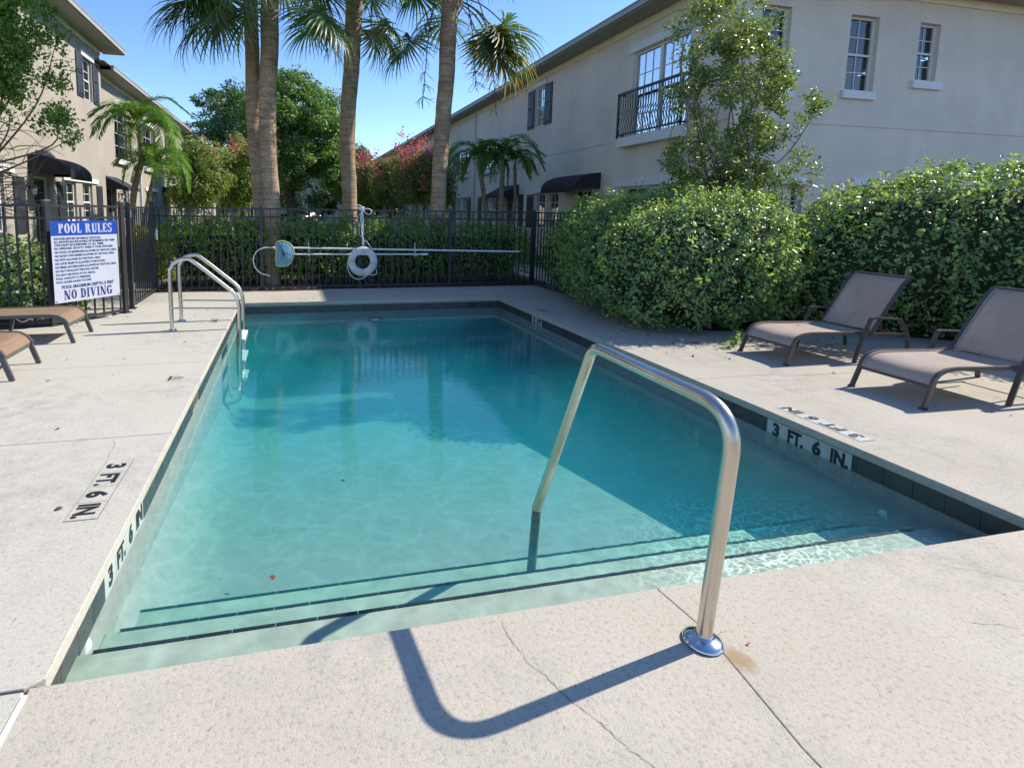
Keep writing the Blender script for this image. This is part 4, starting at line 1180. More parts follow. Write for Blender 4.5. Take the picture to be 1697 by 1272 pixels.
def leaves(name, P, Nn, size, mat_, parent=None, **k):
    V, F = leaf_arrays(np.asarray(P), np.asarray(Nn), size, **k)
    o = bpy.data.objects.new(name, np_mesh(name, V, F, mat_)); C.objects.link(o)
    if parent is not None: o.parent = parent
    return o
def wobble(P, seed, amp, freq, oct_=3):
    rg = np.random.default_rng(seed); o = np.zeros(len(P))
    for k in range(oct_):
        for _ in range(4):
            d = unit(rg.normal(size=3)) * freq * 2 ** k * rg.uniform(0.7, 1.3)
            o += amp / 2 ** k * 0.35 * np.sin(P @ d + rg.uniform(0, 6.28))
    return o

def hedge(name, label, path, half, heights, n, size, mat_, seed=1, cat='hedge', group=None, bulge=0.10, shape=2.7, core=True, tendrils=0, depth=0.16, zfade=0.0, bottom=0.0, step=0.5, var=0.12, new=None):
    """a dense hedge: overlapping rounded masses along a path, covered with leaves over a dark inside"""
    rg = np.random.default_rng(seed)
    path = np.array(path, float); heights = np.array(heights, float); half = np.array(half, float)
    R = empty(name, label, cat, group, (path[0][0], path[0][1], 0))
    off = np.array((path[0][0], path[0][1], 0))
    seg = np.linalg.norm(np.diff(path, axis=0), axis=1); cum = np.concatenate([[0], np.cumsum(seg)]); Lt = cum[-1]
    B = []
    m_ = max(2, int(Lt / step) + 1)
    for t in np.linspace(0, Lt, m_):
        x, y, h, hw = (np.interp(t, cum, q) for q in (path[:, 0], path[:, 1], heights, half))
        h2 = h * (1 + rg.uniform(-var, var * 0.35) * 0.7); r = hw * (1 + rg.uniform(-var, var))
        B.append((x + rg.normal() * var * 0.35 * hw, y + rg.normal() * var * 0.35 * hw, h2 * 0.5, r, r, h2 * 0.52, shape))
        if var > 0.05:
            for _ in range(2):
                a = rg.uniform(0, 6.28); rr_ = hw * rg.uniform(0.35, 0.6); zz = rg.uniform(0.35, 0.85) * h
                B.append((x + math.cos(a) * hw * 0.6, y + math.sin(a) * hw * 0.6, min(zz, h - rr_ * 0.8), rr_, rr_, rr_ * 0.9, 2.0))
    B = np.array(B)
    def sample(n, ks=1.0):
        P, Nn = [], []
        ar = B[:, 3] * B[:, 5]; cnt = rg.multinomial(int(n * 2.6), ar / ar.sum())
        for q, c in zip(B, cnt):
            if not c: continue
            d = unit(rg.normal(size=(c, 3))); p_ = q[6]; sc_ = q[3:6] * ks
            r = (np.abs(d / sc_) ** p_).sum(1) ** (-1 / p_)
            g = unit(np.sign(d) * np.abs(d / sc_) ** (p_ - 1) / sc_)
            wt = r ** 2 / np.clip((g * d).sum(1), 0.2, 1); keep = rg.uniform(size=c) < wt / np.quantile(wt, 0.97)
            X = d * r[:, None] + q[:3]; X, g = X[keep], g[keep]
            ins = np.zeros(len(X), bool)
            for o in B:
                if o is q: continue
                ins |= (np.abs((X - o[:3]) / (o[3:6] * ks * 0.93)) ** o[6]).sum(1) < 1
            P.append(X[~ins]); Nn.append(g[~ins])
        P, Nn = np.concatenate(P), np.concatenate(Nn)
        P = P + Nn * wobble(P, seed, bulge, 3.0, 3)[:, None]
        if len(P) > n: i = rg.permutation(len(P))[:n]; P, Nn = P[i], Nn[i]
        return P, Nn
    P, Nn = sample(n)
    cl = wobble(P, seed + 7, 1.0, 16.0, 2)
    P = P + Nn * (-depth + 1.35 * depth * rg.beta(2.2, 1.3, len(P)) + 0.35 * depth * np.clip(cl, -1.2, 1.2))[:, None]
    keep = (P[:, 2] > 0.03 + bottom) & (rg.uniform(size=len(P)) < np.clip(1.0 + 0.75 * cl, 0.12, 1))
    if zfade: keep &= rg.uniform(size=len(P)) < np.clip(0.25 + P[:, 2] / zfade, 0, 1)
    P, Nn = P[keep], Nn[keep]
    leaves('foliage', P - off, Nn + np.array((0, 0, 0.25)), size, mat_, R, rg=rg)
    # bare twigs showing in the gaps
    Pt, Nt = sample(max(60, n // 90)); tw = MB()
    for p, q_ in zip(Pt, Nt):
        if p[2] < 0.1 + bottom: continue
        d = unit(q_ * 0.5 + rg.normal(size=3) * 0.6 + np.array((0, 0, 0.6))); a_ = p - off - q_ * depth * 0.9
        m_2 = a_ + d * depth * 0.8 + rg.normal(size=3) * 0.015
        tw.tube([a_, m_2, m_2 + unit(d + rg.normal(size=3) * 0.5) * depth * 0.9], [0.004, 0.003, 0.0015], 4, False)
    tag(tw.build('twigs', M['twig'], R), kind='stuff')
    m2 = int(n * (0.034 if new else 0.02)); P, Nn = sample(m2); P, Nn = P[P[:, 2] > 0.12 + bottom], Nn[P[:, 2] > 0.12 + bottom]
    k = 9; s = np.linspace(0.0, 1, k)[None, :, None]
    dirs = unit(Nn + np.array((0, 0, 0.5)) + 0.5 * rg.normal(size=Nn.shape)); ln = rg.uniform(0.5, 2.4, len(P))[:, None, None] * depth * 0.75
    Q = (P[:, None] + dirs[:, None] * s * ln + rg.normal(size=(len(P), k, 3)) * size * 0.35).reshape(-1, 3)
    leaves('sprigs', Q - off, np.repeat(dirs, k, 0), size * 1.0, new or mat_, R, rg=rg)
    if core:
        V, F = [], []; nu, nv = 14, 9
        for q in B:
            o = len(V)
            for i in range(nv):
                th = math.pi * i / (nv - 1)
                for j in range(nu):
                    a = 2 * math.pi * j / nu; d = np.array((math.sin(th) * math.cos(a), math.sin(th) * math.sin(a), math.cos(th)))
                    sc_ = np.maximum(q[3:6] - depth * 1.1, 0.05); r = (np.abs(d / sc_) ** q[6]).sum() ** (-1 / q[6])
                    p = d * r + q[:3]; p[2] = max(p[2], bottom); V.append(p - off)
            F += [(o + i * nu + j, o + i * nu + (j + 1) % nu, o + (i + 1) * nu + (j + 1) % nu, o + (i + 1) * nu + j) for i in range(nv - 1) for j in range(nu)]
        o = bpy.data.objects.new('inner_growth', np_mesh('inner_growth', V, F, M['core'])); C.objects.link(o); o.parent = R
    if tendrils:
        q = MB(); LP, LN = [], []
        P, Nn = sample(4000); up_ = P[(Nn[:, 2] > 0.5) & (P[:, 2] > np.quantile(P[:, 2], 0.8))]
        for _ in range(tendrils):
            p = up_[rg.integers(len(up_))] - off; d = unit(np.array((rg.normal(), rg.normal() * 0.6, 1.2))); pts = [p - d * 0.05]
            for k_ in range(9):
                d = unit(d + np.array((rg.normal() * 0.25, rg.normal() * 0.25, -0.20))); pts.append(pts[-1] + d * 0.05)
                if k_ > 0: LP += [pts[-1] + rg.normal(size=3) * 0.012, pts[-1] + rg.normal(size=3) * 0.012]; LN += [(0, 0, 1)] * 2
            q.tube(pts, list(np.linspace(0.003, 0.0012, len(pts))), 4, False)
        tag(q.build('vine_stems', M['leaf_yellow'], R), kind='stuff')
        leaves('vine_leaves', np.array(LP), np.array(LN, float), size * 0.9, M['leaf_tl'], R, rg=rg)
    return R

def tree(name, label, base, trunk, limbs, blobs, nclus, nleaf, size, mat_, bark='bark', r0=0.15, seed=1, cat='tree', group=None, spread=0.32, flowers=None, stems=None, twigs=True, flat=1.0, leafname='crown'):
    """trunk polyline (local), limbs to cluster centres spread through the ellipsoids in blobs [(cx,cy,cz,rx,ry,rz)]"""
    rg = np.random.default_rng(seed)
    R = empty(name, label, cat, group, (base[0], base[1], 0))
    vol = np.array([b[3] * b[4] * b[5] for b in blobs]); pr = vol / vol.sum()
    cs = []
    for _ in range(nclus):
        b = blobs[rg.choice(len(blobs), p=pr)]
        d = unit(rg.normal(size=3)); rr_ = rg.uniform(0.15, 1) ** (1 / 2.2)
        cs.append(np.array(b[:3]) + d * rr_ * np.array(b[3:6]))
    cs = np.array(cs)
    tk = MB()
    T = catmull(trunk, 4)
    rs = np.linspace(1, 0.55, len(T)) * r0; rs[0] *= 1.35
    tk.tube(T, list(rs), 9)
    trunk_o = tk.build('trunk', M[bark], R)
    lb = MB()
    Ta = np.array(T)
    sel = rg.choice(nclus, min(limbs, nclus), replace=False)
    hubs = []
    for i in sel:
        c = cs[i]; s = Ta[int(rg.uniform(0.5, 1.0) * (len(Ta) - 1))]
        mid = (s + c) / 2 + rg.normal(size=3) * 0.10 * np.linalg.norm(c - s) + np.array((0, 0, 0.08 * np.linalg.norm(c - s)))
        P = catmull([s, mid, c], 5); lb.tube(P, list(np.linspace(r0 * 0.32, r0 * 0.08, len(P))), 6, False)
        hubs += [(p, r0 * 0.15) for p in P[4:]]
    if twigs and hubs:
        H = np.array([h[0] for h in hubs])
        for c in cs:
            j = np.argmin(np.linalg.norm(H - c, axis=1)); s = H[j]
            if np.linalg.norm(c - s) < 0.05: continue
            mid = (s + c) / 2 + rg.normal(size=3) * 0.12 * np.linalg.norm(c - s)
            P = catmull([s, mid, c], 3); lb.tube(P, list(np.linspace(r0 * 0.09, r0 * 0.025, len(P))), 4, False)
    lb.build('limbs', M[bark], R)
    per = nleaf // nclus
    rad_ = spread * rg.uniform(0.6, 1.35, nclus)
    D = unit(rg.normal(size=(nclus, per, 3))) * (rg.uniform(0, 1, (nclus, per, 1)) ** 0.45)
    D[..., 2] *= flat
    P = cs[:, None] + D * rad_[:, None, None]
    leaves(leafname, P.reshape(-1, 3), (D + np.array((0, 0, 0.35))).reshape(-1, 3), size, mat_, R, rg=rg)
    if flowers:
        fm, nf, fs, zmin = flowers
        top = cs[cs[:, 2] > np.quantile(cs[:, 2], zmin)]
        cc = top[rg.choice(len(top), nf)] + rg.normal(size=(nf, 3)) * spread * 0.6 + np.array((0, 0, spread * 0.6))
        k = 26; D = rg.normal(size=(nf, k, 3)) * np.array((0.075, 0.075, 0.13)) * fs
        leaves('blossoms', (cc[:, None] + D).reshape(-1, 3), D.reshape(-1, 3), 0.055 * fs ** 0.5, fm, R, rg=rg, aspect=0.9)
    return R
def multi_stem(name, label, base, nst, h0, sprd, blobs, nclus, nleaf, size, mat_, seed, flowers=None, group=None, cat='tree', spread=0.3, bark='bark_pale', r=0.035):
    rg = np.random.default_rng(seed)
    R = empty(name, label, cat, group, (base[0], base[1], 0))
    vol = np.array([b[3] * b[4] * b[5] for b in blobs]); pr = vol / vol.sum()
    cs = []
    for _ in range(nclus):
        b = blobs[rg.choice(len(blobs), p=pr)]; d = unit(rg.normal(size=3)); cs.append(np.array(b[:3]) + d * rg.uniform(0.1, 1) ** 0.45 * np.array(b[3:6]))
    cs = np.array(cs)
    for k in range(nst):
        a = 6.283 * k / nst + rg.uniform(-.4, .4)
        c = cs[rg.integers(nclus)]
        P = catmull([(0.08 * math.cos(a), 0.08 * math.sin(a), 0), (sprd * 0.45 * math.cos(a), sprd * 0.45 * math.sin(a), h0 * 0.5), (sprd * math.cos(a), sprd * math.sin(a), h0), tuple(0.5 * (c + np.array((sprd * math.cos(a), sprd * math.sin(a), h0 + .5)))), tuple(c)], 4)
        MB().tube(P, list(np.linspace(r, r * 0.25, len(P))), 6, False).build('stem', M[bark], R)
    per = nleaf // nclus
    D = unit(rg.normal(size=(nclus, per, 3))) * (rg.uniform(0, 1, (nclus, per, 1)) ** 0.45)
    P = cs[:, None] + D * (spread * rg.uniform(0.6, 1.3, nclus))[:, None, None]
    leaves('crown', P.reshape(-1, 3), (D + np.array((0, 0, 0.4))).reshape(-1, 3), size, mat_, R, rg=rg)
    if flowers:
        fm, nf, fs, zmin = flowers
        top = cs[cs[:, 2] > np.quantile(cs[:, 2], zmin)]
        cc = top[rg.choice(len(top), nf)] + rg.normal(size=(nf, 3)) * spread * 0.7 + np.array((0, 0, spread * 0.7))
        k = 30; D = rg.normal(size=(nf, k, 3)) * np.array((0.08, 0.08, 0.15)) * fs
        leaves('blossoms', (cc[:, None] + D).reshape(-1, 3), D.reshape(-1, 3), 0.06 * fs ** 0.5, fm, R, rg=rg, aspect=0.9)
    return R

# the two big loose hedges on the right of the pool
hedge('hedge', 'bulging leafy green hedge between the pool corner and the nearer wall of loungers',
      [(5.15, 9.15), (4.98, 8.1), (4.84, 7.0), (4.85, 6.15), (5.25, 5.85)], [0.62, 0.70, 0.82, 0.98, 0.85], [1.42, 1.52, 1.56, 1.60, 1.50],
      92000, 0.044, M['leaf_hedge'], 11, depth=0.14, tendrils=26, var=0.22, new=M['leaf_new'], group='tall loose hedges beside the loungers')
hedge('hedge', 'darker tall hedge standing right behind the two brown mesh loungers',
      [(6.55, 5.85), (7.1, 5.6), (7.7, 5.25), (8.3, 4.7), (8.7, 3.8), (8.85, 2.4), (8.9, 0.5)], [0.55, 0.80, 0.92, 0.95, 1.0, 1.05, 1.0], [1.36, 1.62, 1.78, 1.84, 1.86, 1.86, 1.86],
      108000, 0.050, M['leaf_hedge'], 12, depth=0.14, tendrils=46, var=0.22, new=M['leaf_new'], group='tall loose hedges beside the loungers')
# clipped hedge behind the far fence
hedge('clipped_hedge', 'long low clipped hedge behind the back fence, its top sunlit on the left', [(-1.75, 10.55), (1.2, 10.6), (4.4, 10.6)], [0.42, 0.44, 0.42], [1.12, 1.08, 1.03],
      36000, 0.055, M['leaf_box'], 21, bulge=0.05, shape=5, depth=0.2, zfade=0.95, core=False, bottom=0.10, var=0.03, step=0.6)
b = MB()
rg = np.random.default_rng(5)
hs_ = empty('hedge_stems', 'thin grey stems inside the clipped hedge above the mulch bed', 'stems', None, (0, 10.6, 0)); tag(hs_, kind='stuff')
for _ in range(260):
    x = rg.uniform(-1.9, 4.5); y = rg.uniform(-0.3, 0.3); 
    P = [(x, y, 0.0), (x + rg.normal() * 0.07, y + rg.normal() * 0.07, 0.35), (x + rg.normal() * 0.16, y + rg.normal() * 0.14, 0.8)]
    b.tube(catmull(P, 2), [0.012, 0.011, 0.009, 0.006, 0.004], 4, False)
b.build('stem_mass', M['twig'], hs_)
C.objects['stem_mass']['kind'] = 'stuff'
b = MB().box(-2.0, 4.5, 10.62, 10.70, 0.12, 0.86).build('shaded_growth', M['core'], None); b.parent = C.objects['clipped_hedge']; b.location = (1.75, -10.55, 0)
# growth behind the sign fence
hedge('garden_hedge', 'low dark green hedge behind the rules sign fence', [(-7.2, 8.4), (-4.8, 8.3), (-3.2, 8.55)], [0.5, 0.5, 0.45], [0.92, 0.88, 0.80],
      20000, 0.065, M['leaf_hedge'], 31, bulge=0.08, depth=0.16)
hedge('ground_cover_shrub', 'small loose shrub at the foot of the fence below the rules sign', [(-6.4, 7.35), (-4.4, 7.45), (-3.15, 7.6), (-2.75, 7.75)], [0.34, 0.34, 0.26, 0.16], [0.50, 0.46, 0.42, 0.32],
      9000, 0.07, M['leaf_hedge'], 32, cat='shrub', bulge=0.12, depth=0.16)

# tall leggy shrub rising over the hedge
tree('tall_shrub', 'tall thin-branched shrub rising above the hedge in front of the building corner', (6.35, 7.1), [(0, 0, 0), (0.05, 0.02, 0.7), (-0.02, 0.0, 1.5), (0.05, 0, 2.3)], 46,
     [(0.0, 0, 3.0, 0.95, 0.7, 1.1), (-0.35, 0, 4.0, 0.75, 0.6, 0.75), (0.30, 0, 4.1, 0.55, 0.5, 0.7), (1.0, 0, 3.05, 0.8, 0.4, 0.28), (0.45, 0, 3.4, 0.6, 0.5, 0.5), (0.75, 0, 2.1, 0.75, 0.5, 0.6), (-0.35, 0, 2.1, 0.75, 0.6, 0.6), (0, 0, 1.7, 1.0, 0.6, 0.35)],
     230, 23000, 0.053, M['leaf_shrub'], 'twig', 0.05, 41, 'shrub', spread=0.16)
# garden tree reaching in at the upper left
tree('garden_tree', 'leafy tree reaching in at the upper left over bare grey twigs', (-5.0, 10.2), [(0, 0, 0), (0.1, -0.1, 1.0), (0.25, -0.2, 1.9), (0.5, -0.3, 2.6)], 40,
     [(0.3, -0.4, 3.7, 1.0, 0.6, 0.8), (0.9, -0.6, 3.5, 0.95, 0.5, 0.6), (1.3, -0.6, 4.2, 0.5, 0.5, 0.5), (1.35, -0.6, 2.75, 0.50, 0.4, 0.28), (0.0, -0.3, 4.4, 1.1, 0.6, 0.55), (1.75, -0.6, 2.45, 0.22, 0.3, 0.15)],
     190, 24000, 0.062, M['leaf_tl'], 'twig', 0.06, 51, spread=0.20)
def twig_mass():
    R = C.objects['garden_tree']; b = MB(); rg = np.random.default_rng(52)
    for _ in range(150):
        s = np.array((0.2 + rg.uniform(-0.5, 0.6), -0.3 + rg.normal() * 0.2, rg.uniform(1.3, 2.6)))
        d = unit(np.array((rg.uniform(-0.6, 1.2), rg.normal() * 0.5, rg.uniform(-0.5, 0.9)))); P = [s]
        for k in range(6):
            d = unit(d + rg.normal(size=3) * 0.32); P.append(P[-1] + d * 0.13)
        b.tube(P, list(np.linspace(0.009, 0.0025, 7)), 4, False)
    b.build('bare_twigs', M['twig'], R)
twig_mass()

# ---- cabbage palms
def fan_frond(seed, petiole=1.1, rad_=0.85, n=38, droop=0.9, name='frond', drymix=False):
    """costapalmate leaf: arched stalk along +X, fan of split drooping segments"""
    rg = np.random.default_rng(seed); V, F, MI = [], [], []
    P = np.array(catmull([(0, 0, 0), (petiole * 0.5, 0, 0.12), (petiole, 0, 0.02)], 5))
    for i in range(len(P) - 1):
        o = len(V); w0 = 0.018
        V += [P[i] + (0, -w0, 0), P[i] + (0, w0, 0), P[i] + (0, 0, -w0), P[i + 1] + (0, -w0, 0), P[i + 1] + (0, w0, 0), P[i + 1] + (0, 0, -w0)]
        F += [(o, o + 1, o + 4, o + 3), (o + 1, o + 2, o + 5, o + 4), (o + 2, o, o + 3, o + 5)]
    hub = P[-1]
    for k in range(n):
        u = (k + 0.5) / n * 2 - 1
        a = u * 2.05
        costa = 0.30 * (1 - abs(u)) ** 1.3
        s = hub + np.array((costa, 0, -0.25 * costa))
        d = np.array((math.cos(a), math.sin(a), 0.12 * rg.normal() + 0.10 * math.cos(a)))
        d /= np.linalg.norm(d)
        L_ = rad_ * (0.78 + 0.3 * math.cos(a * 0.5)) * rg.uniform(0.9, 1.08)
        side = np.cross(d, (0, 0, 1)); side /= np.linalg.norm(side)
        p = s.copy(); o = len(V); nseg = 6
        for j in range(nseg + 1):
            t = j / nseg
            w_ = 0.024 * (0.35 + 1.9 * t if t < 0.35 else 1.0 - 0.95 * (t - 0.35) / 0.65) * rad_ / 0.85
            fold = 0.35 * w_ * (1 if t < 0.6 else 0.5)
            V += [p - side * w_ + (0, 0, fold), p + (0, 0, 0), p + side * w_ + (0, 0, fold)]
            d = d + np.array((0, 0, -droop * (0.05 + 0.30 * t * t))); d = d / np.linalg.norm(d)
            p = p + d * L_ / nseg
        for j in range(nseg):
            q = o + 3 * j
            F += [(q, q + 1, q + 4, q + 3), (q + 1, q + 2, q + 5, q + 4)]
    return np.array(V), np.array(F)
fan = []
for k in range(4):
    V, F = fan_frond(60 + k, petiole=(1.0, 1.15, 0.9, 1.1)[k], droop=(1.1, 1.5, 1.25, 1.8)[k])
    fan.append(np_mesh('frond', V, F, M['frond']))
V, F = fan_frond(70, 1.0, 0.8, droop=1.5); fan_dry = np_mesh('frond', V, F, M['frond_dry'])
def cabbage_palm(label, base, pts, r0, r1, crown_z, nf, seed, extra=(), stalks=()):
    rg = np.random.default_rng(seed)
    R = empty('cabbage_palm', label, 'palm tree', 'tall cabbage palms behind the back fence', (base[0], base[1], 0))
    T = np.array(catmull(pts, 10)); n = len(T)
    t = np.linspace(0, 1, n); r = r0 + (r1 - r0) * t; r[:3] *= (1.25, 1.12, 1.04)
    b = MB(); m_ = 30; V = []
    rr = []
    for i in range(n):
        for k in range(m_):
            a = 2 * math.pi * k / m_
            q = r[i] * (1 + 0.035 * math.sin(3 * a + i * 0.7) + 0.02 * rg.normal())
            V.append(T[i] + (q * math.cos(a), q * math.sin(a), 0))
    F = [(i * m_ + k, i * m_ + (k + 1) % m_, (i + 1) * m_ + (k + 1) % m_, (i + 1) * m_ + k) for i in range(n - 1) for k in range(m_)]
    b.add(V, F, True); b.build('trunk', M['palm_bark'], R)
    top = T[-1]
    # old leaf bases round the head
    q = MB()
    for k in range(26):
        a = k * 2.4; z = -0.45 + 0.5 * k / 26; p0 = top + (r1 * 0.9 * math.cos(a), r1 * 0.9 * math.sin(a), z)
        p1 = p0 + np.array((math.cos(a) * 0.10, math.sin(a) * 0.10, 0.18)); q.beam(p0, p1, 0.06, 0.025, (math.cos(a), math.sin(a), 0))
    q.build('leaf_bases', M['palm_bark'], R)
    for k in range(nf):
        u = (k + 0.5) / nf; az = k * 2.39996 + rg.uniform(-.25, .25)
        el = 80 - 118 * u + rg.uniform(-8, 8)
        rot = Matrix.Rotation(az, 4, 'Z') @ Matrix.Rotation(-rad(el), 4, 'Y') @ Matrix.Rotation(rg.uniform(-.3, .3), 4, 'X')
        o = inst(fan[rg.integers(4)], 'frond', R); mm = rot; mm.translation = Vector(top) + Vector((0.09 * math.cos(az), 0.09 * math.sin(az), -0.1 + 0.25 * (1 - u))); o.matrix_basis = mm
    for (az, el, sc_, dry) in extra:
        rot = Matrix.Rotation(rad(az), 4, 'Z') @ Matrix.Rotation(-rad(el), 4, 'Y') @ Matrix.Scale(sc_, 4)
        o = inst(fan_dry if dry else fan[rg.integers(4)], 'frond', R); mm = rot; mm.translation = Vector(top) + Vector((0, 0, -0.1)); o.matrix_basis = mm
        if dry: o['label'] = 'dry yellow hanging frond'
    for (az, ln, dz) in stalks:
        s = MB(); a = rad(az); dd = np.array((math.cos(a), math.sin(a), 0))
        P = catmull([top + dd * 0.1, top + dd * ln * 0.45 + (0, 0, 0.05), top + dd * ln * 0.8 + (0, 0, dz * 0.4), top + dd * ln + (0, 0, dz)], 6)
        s.tube(P, list(np.linspace(0.018, 0.006, len(P))), 5, False)
        for _ in range(48):
            i = int(rg.uniform(0.55, 1) * (len(P) - 1)); p = np.array(P[i]); d = unit(np.array((rg.normal(), rg.normal(), -0.8)))
            W = [p]
            for _k in range(4): d = unit(d + rg.normal(size=3) * 0.35 + (0, 0, -0.15)); W.append(W[-1] + d * 0.07)
            s.tube(W, [0.005, 0.004, 0.006, 0.004, 0.002], 4, False)
        s.build('fruit_stalk', M['bark'], R)
    return R
cabbage_palm('cabbage palm of the close pair, its pale trunk standing in front', (-0.31, 10.25), [(0, 0, -0.1), (0.03, 0, 1.2), (-0.03, 0, 2.8), (0.03, 0, 4.2), (0.06, 0, 5.5)], 0.135, 0.155, 5.5, 19, 61,
             extra=[(200, -42, 1.0, False), (340, -48, 1.0, False), (185, -25, 1.05, False), (0, -35, 0.95, False), (220, -60, 0.9, False)])
cabbage_palm('cabbage palm of the close pair, darker trunk half hidden behind', (-0.50, 10.75), [(0, 0, -0.1), (0.0, 0, 1.3), (-0.10, 0, 2.8), (-0.10, 0, 4.2), (-0.13, 0, 5.75)], 0.12, 0.125, 5.75, 16, 62,
             extra=[(180, -50, 1.05, False), (190, -38, 1.1, False), (170, -62, 0.95, False)])
cabbage_palm('straight middle cabbage palm behind the life ring', (1.30, 12.1), [(0, 0, -0.1), (0.0, 0, 1.4), (-0.05, 0, 3.0), (0.04, 0, 4.4), (0.12, 0, 6.1)], 0.155, 0.175, 6.1, 17, 63,
             extra=[(0, -55, 0.95, False), (335, -48, 0.9, False), (20, -65, 0.85, False)])
cabbage_palm('leaning right cabbage palm with dangling fruit stalks', (2.93, 11.0), [(0, 0, -0.1), (0.05, 0, 1.2), (0.10, 0, 2.6), (0.18, 0, 4.0), (0.24, 0, 5.65)], 0.145, 0.165, 5.65, 15, 64,
             extra=[(355, -45, 1.05, False), (0, -34, 1.1, False), (8, -30, 1.2, True), (356, -38, 1.2, False), (190, -50, 0.75, False), (350, -55, 0.9, False), (5, -42, 1.2, True)],
             stalks=[(195, 0.60, -2.3), (345, 0.55, -1.9), (352, 1.0, -2.4)])

# ---- small feather palms
def feather_frond(seed, L_=1.5, arch=1.0, n=38, ll=0.36):
    rg = np.random.default_rng(seed); V, F = [], []
    P = np.array(catmull([(0, 0, 0), (L_ * 0.35, 0, L_ * 0.30), (L_ * 0.72, 0, L_ * 0.22), (L_ * 0.98, 0, -L_ * 0.22 * arch)], 8))
    for i in range(len(P) - 1):
        o = len(V); w0 = 0.016 * (1 - 0.8 * i / len(P)); w1 = 0.016 * (1 - 0.8 * (i + 1) / len(P))
        V += [P[i] + (0, -w0, 0), P[i] + (0, w0, 0), P[i + 1] + (0, w1, 0), P[i + 1] + (0, -w1, 0)]; F += [(o, o + 1, o + 2, o + 3)]
    for k in range(n):
        t = 0.14 + 0.86 * k / n; f = t * (len(P) - 1); i = int(min(f, len(P) - 2)); p0 = P[i] + (P[i + 1] - P[i]) * (f - i); tg = unit(P[i + 1] - P[i])
        for sg in (-1, 1):
            l = ll * (0.55 + 0.75 * math.sin(math.pi * min(1, t * 0.95 + 0.08))) * rg.uniform(0.88, 1.08)
            d = unit(tg * 0.75 + np.array((0, sg * 1.0, 0.30 + 0.2 * rg.normal())))
            up_ = np.array((0, 0, 1.)); side = unit(np.cross(d, up_)); p = p0.copy(); o = len(V)
            for j in range(4):
                u = j / 3; w_ = 0.028 * (1 - 0.85 * u) * (0.6 if j == 0 else 1)
                V += [p - side * w_, p + side * w_]
                d = unit(d + np.array((0, 0, -0.38 * u - 0.12))); p = p + d * l / 3
            F += [(o + 2 * j, o + 2 * j + 1, o + 2 * j + 3, o + 2 * j + 2) for j in range(3)]
    return np.array(V), np.array(F)
ff = [np_mesh('frond', *feather_frond(80 + k, (1.35, 1.5, 1.25)[k], (1.0, 1.3, 0.8)[k]), M['frond_garden']) for k in range(3)]
def feather_palm(label, base, pts, r, nf, seed, scl=1.0, group='small feather palms'):
    rg = np.random.default_rng(seed)
    R = empty('feather_palm', label, 'palm tree', group, (base[0], base[1], 0))
    T = catmull(pts, 6); MB().tube(T, list(np.linspace(r * 1.25, r * 0.8, len(T))), 12).build('trunk', M['palm_bark_smooth'], R)
    top = np.array(T[-1]); d = unit(np.array(T[-1]) - np.array(T[-3]))
    MB().tube([top, top + d * 0.25 * scl, top + d * 0.5 * scl], [r * 0.85, r * 0.95, r * 0.45], 12).build('crownshaft', M['green_shaft'], R)
    top = top + d * 0.42 * scl
    for k in range(nf):
        az = k * 2.4 + rg.uniform(-.2, .2); el = 58 - 62 * (k / nf) + rg.uniform(-8, 8)
        mm = Matrix.Rotation(az, 4, 'Z') @ Matrix.Rotation(-rad(el - 25), 4, 'Y') @ Matrix.Scale(scl * rg.uniform(0.85, 1.1), 4)
        o = inst(ff[rg.integers(3)], 'frond', R); mm.translation = Vector(top); o.matrix_basis = mm
    return R
feather_palm('taller feather palm of the left pair, curved trunk before the beige wall', (-3.80, 15.0), [(0, 0, 0), (0.0, 0, 0.8), (0.08, 0, 1.7), (0.30, 0, 2.55), (0.28, 0, 2.95)], 0.075, 17, 81, 0.82)
feather_palm('shorter feather palm leaning right beside its taller twin on the left', (-3.62, 15.1), [(0, 0, 0), (0.06, 0, 0.8), (0.22, 0, 1.6), (0.32, 0, 2.0)], 0.06, 14, 82, 0.74)
feather_palm('left feather palm of the trio at the right building, trunk leaning left', (5.75, 15.2), [(0, 0, 0), (-0.08, 0, 0.9), (-0.25, 0, 1.8), (-0.38, 0, 2.5)], 0.075, 15, 83, 0.74)
feather_palm('middle feather palm of the trio at the right building', (5.95, 15.0), [(0, 0, 0), (0.0, 0, 0.9), (0.0, 0, 1.8), (0.02, 0, 2.5)], 0.08, 15, 84, 0.74)
feather_palm('right feather palm of the trio, slim trunk nearest the building step', (6.15, 15.0), [(0, 0, 0), (0.12, 0, 0.9), (0.22, 0, 1.7), (0.20, 0, 2.45)], 0.055, 11, 85, 0.62)

# ---- trees beyond
tree('oak_tree', 'large round oak with dark trunk beyond the lawn, behind the palm pair', (0.1, 28.5), [(0, 0, 0), (0.1, 0, 1.2), (-0.1, 0, 2.4), (0.1, 0, 3.8)], 30,
     [(0.3, 0, 5.9, 2.5, 2.2, 2.0), (-1.0, 0, 5.0, 1.6, 1.6, 1.6), (1.6, 0, 4.6, 1.5, 1.5, 1.7), (0.5, -0.6, 3.6, 2.4, 1.6, 1.1), (-0.1, 0, 7.4, 1.4, 1.3, 1.0), (1.9, 0, 3.2, 1.1, 1.1, 0.9)],
     250, 56000, 0.13, M['leaf_oak'], 'bark', 0.34, 91, spread=0.50, flat=0.8)
tree('dark_tree', 'dark leafy tree left of the oak, behind the crape myrtles', (-2.6, 36), [(0, 0, 0), (0, 0, 2), (0.1, 0, 4)], 18,
     [(0.2, 0, 6.6, 2.3, 2, 2.0), (0.9, 0, 4.6, 2.0, 2, 1.8)], 120, 20000, 0.17, M['leaf_dark'], 'bark', 0.28, 92, spread=0.6)
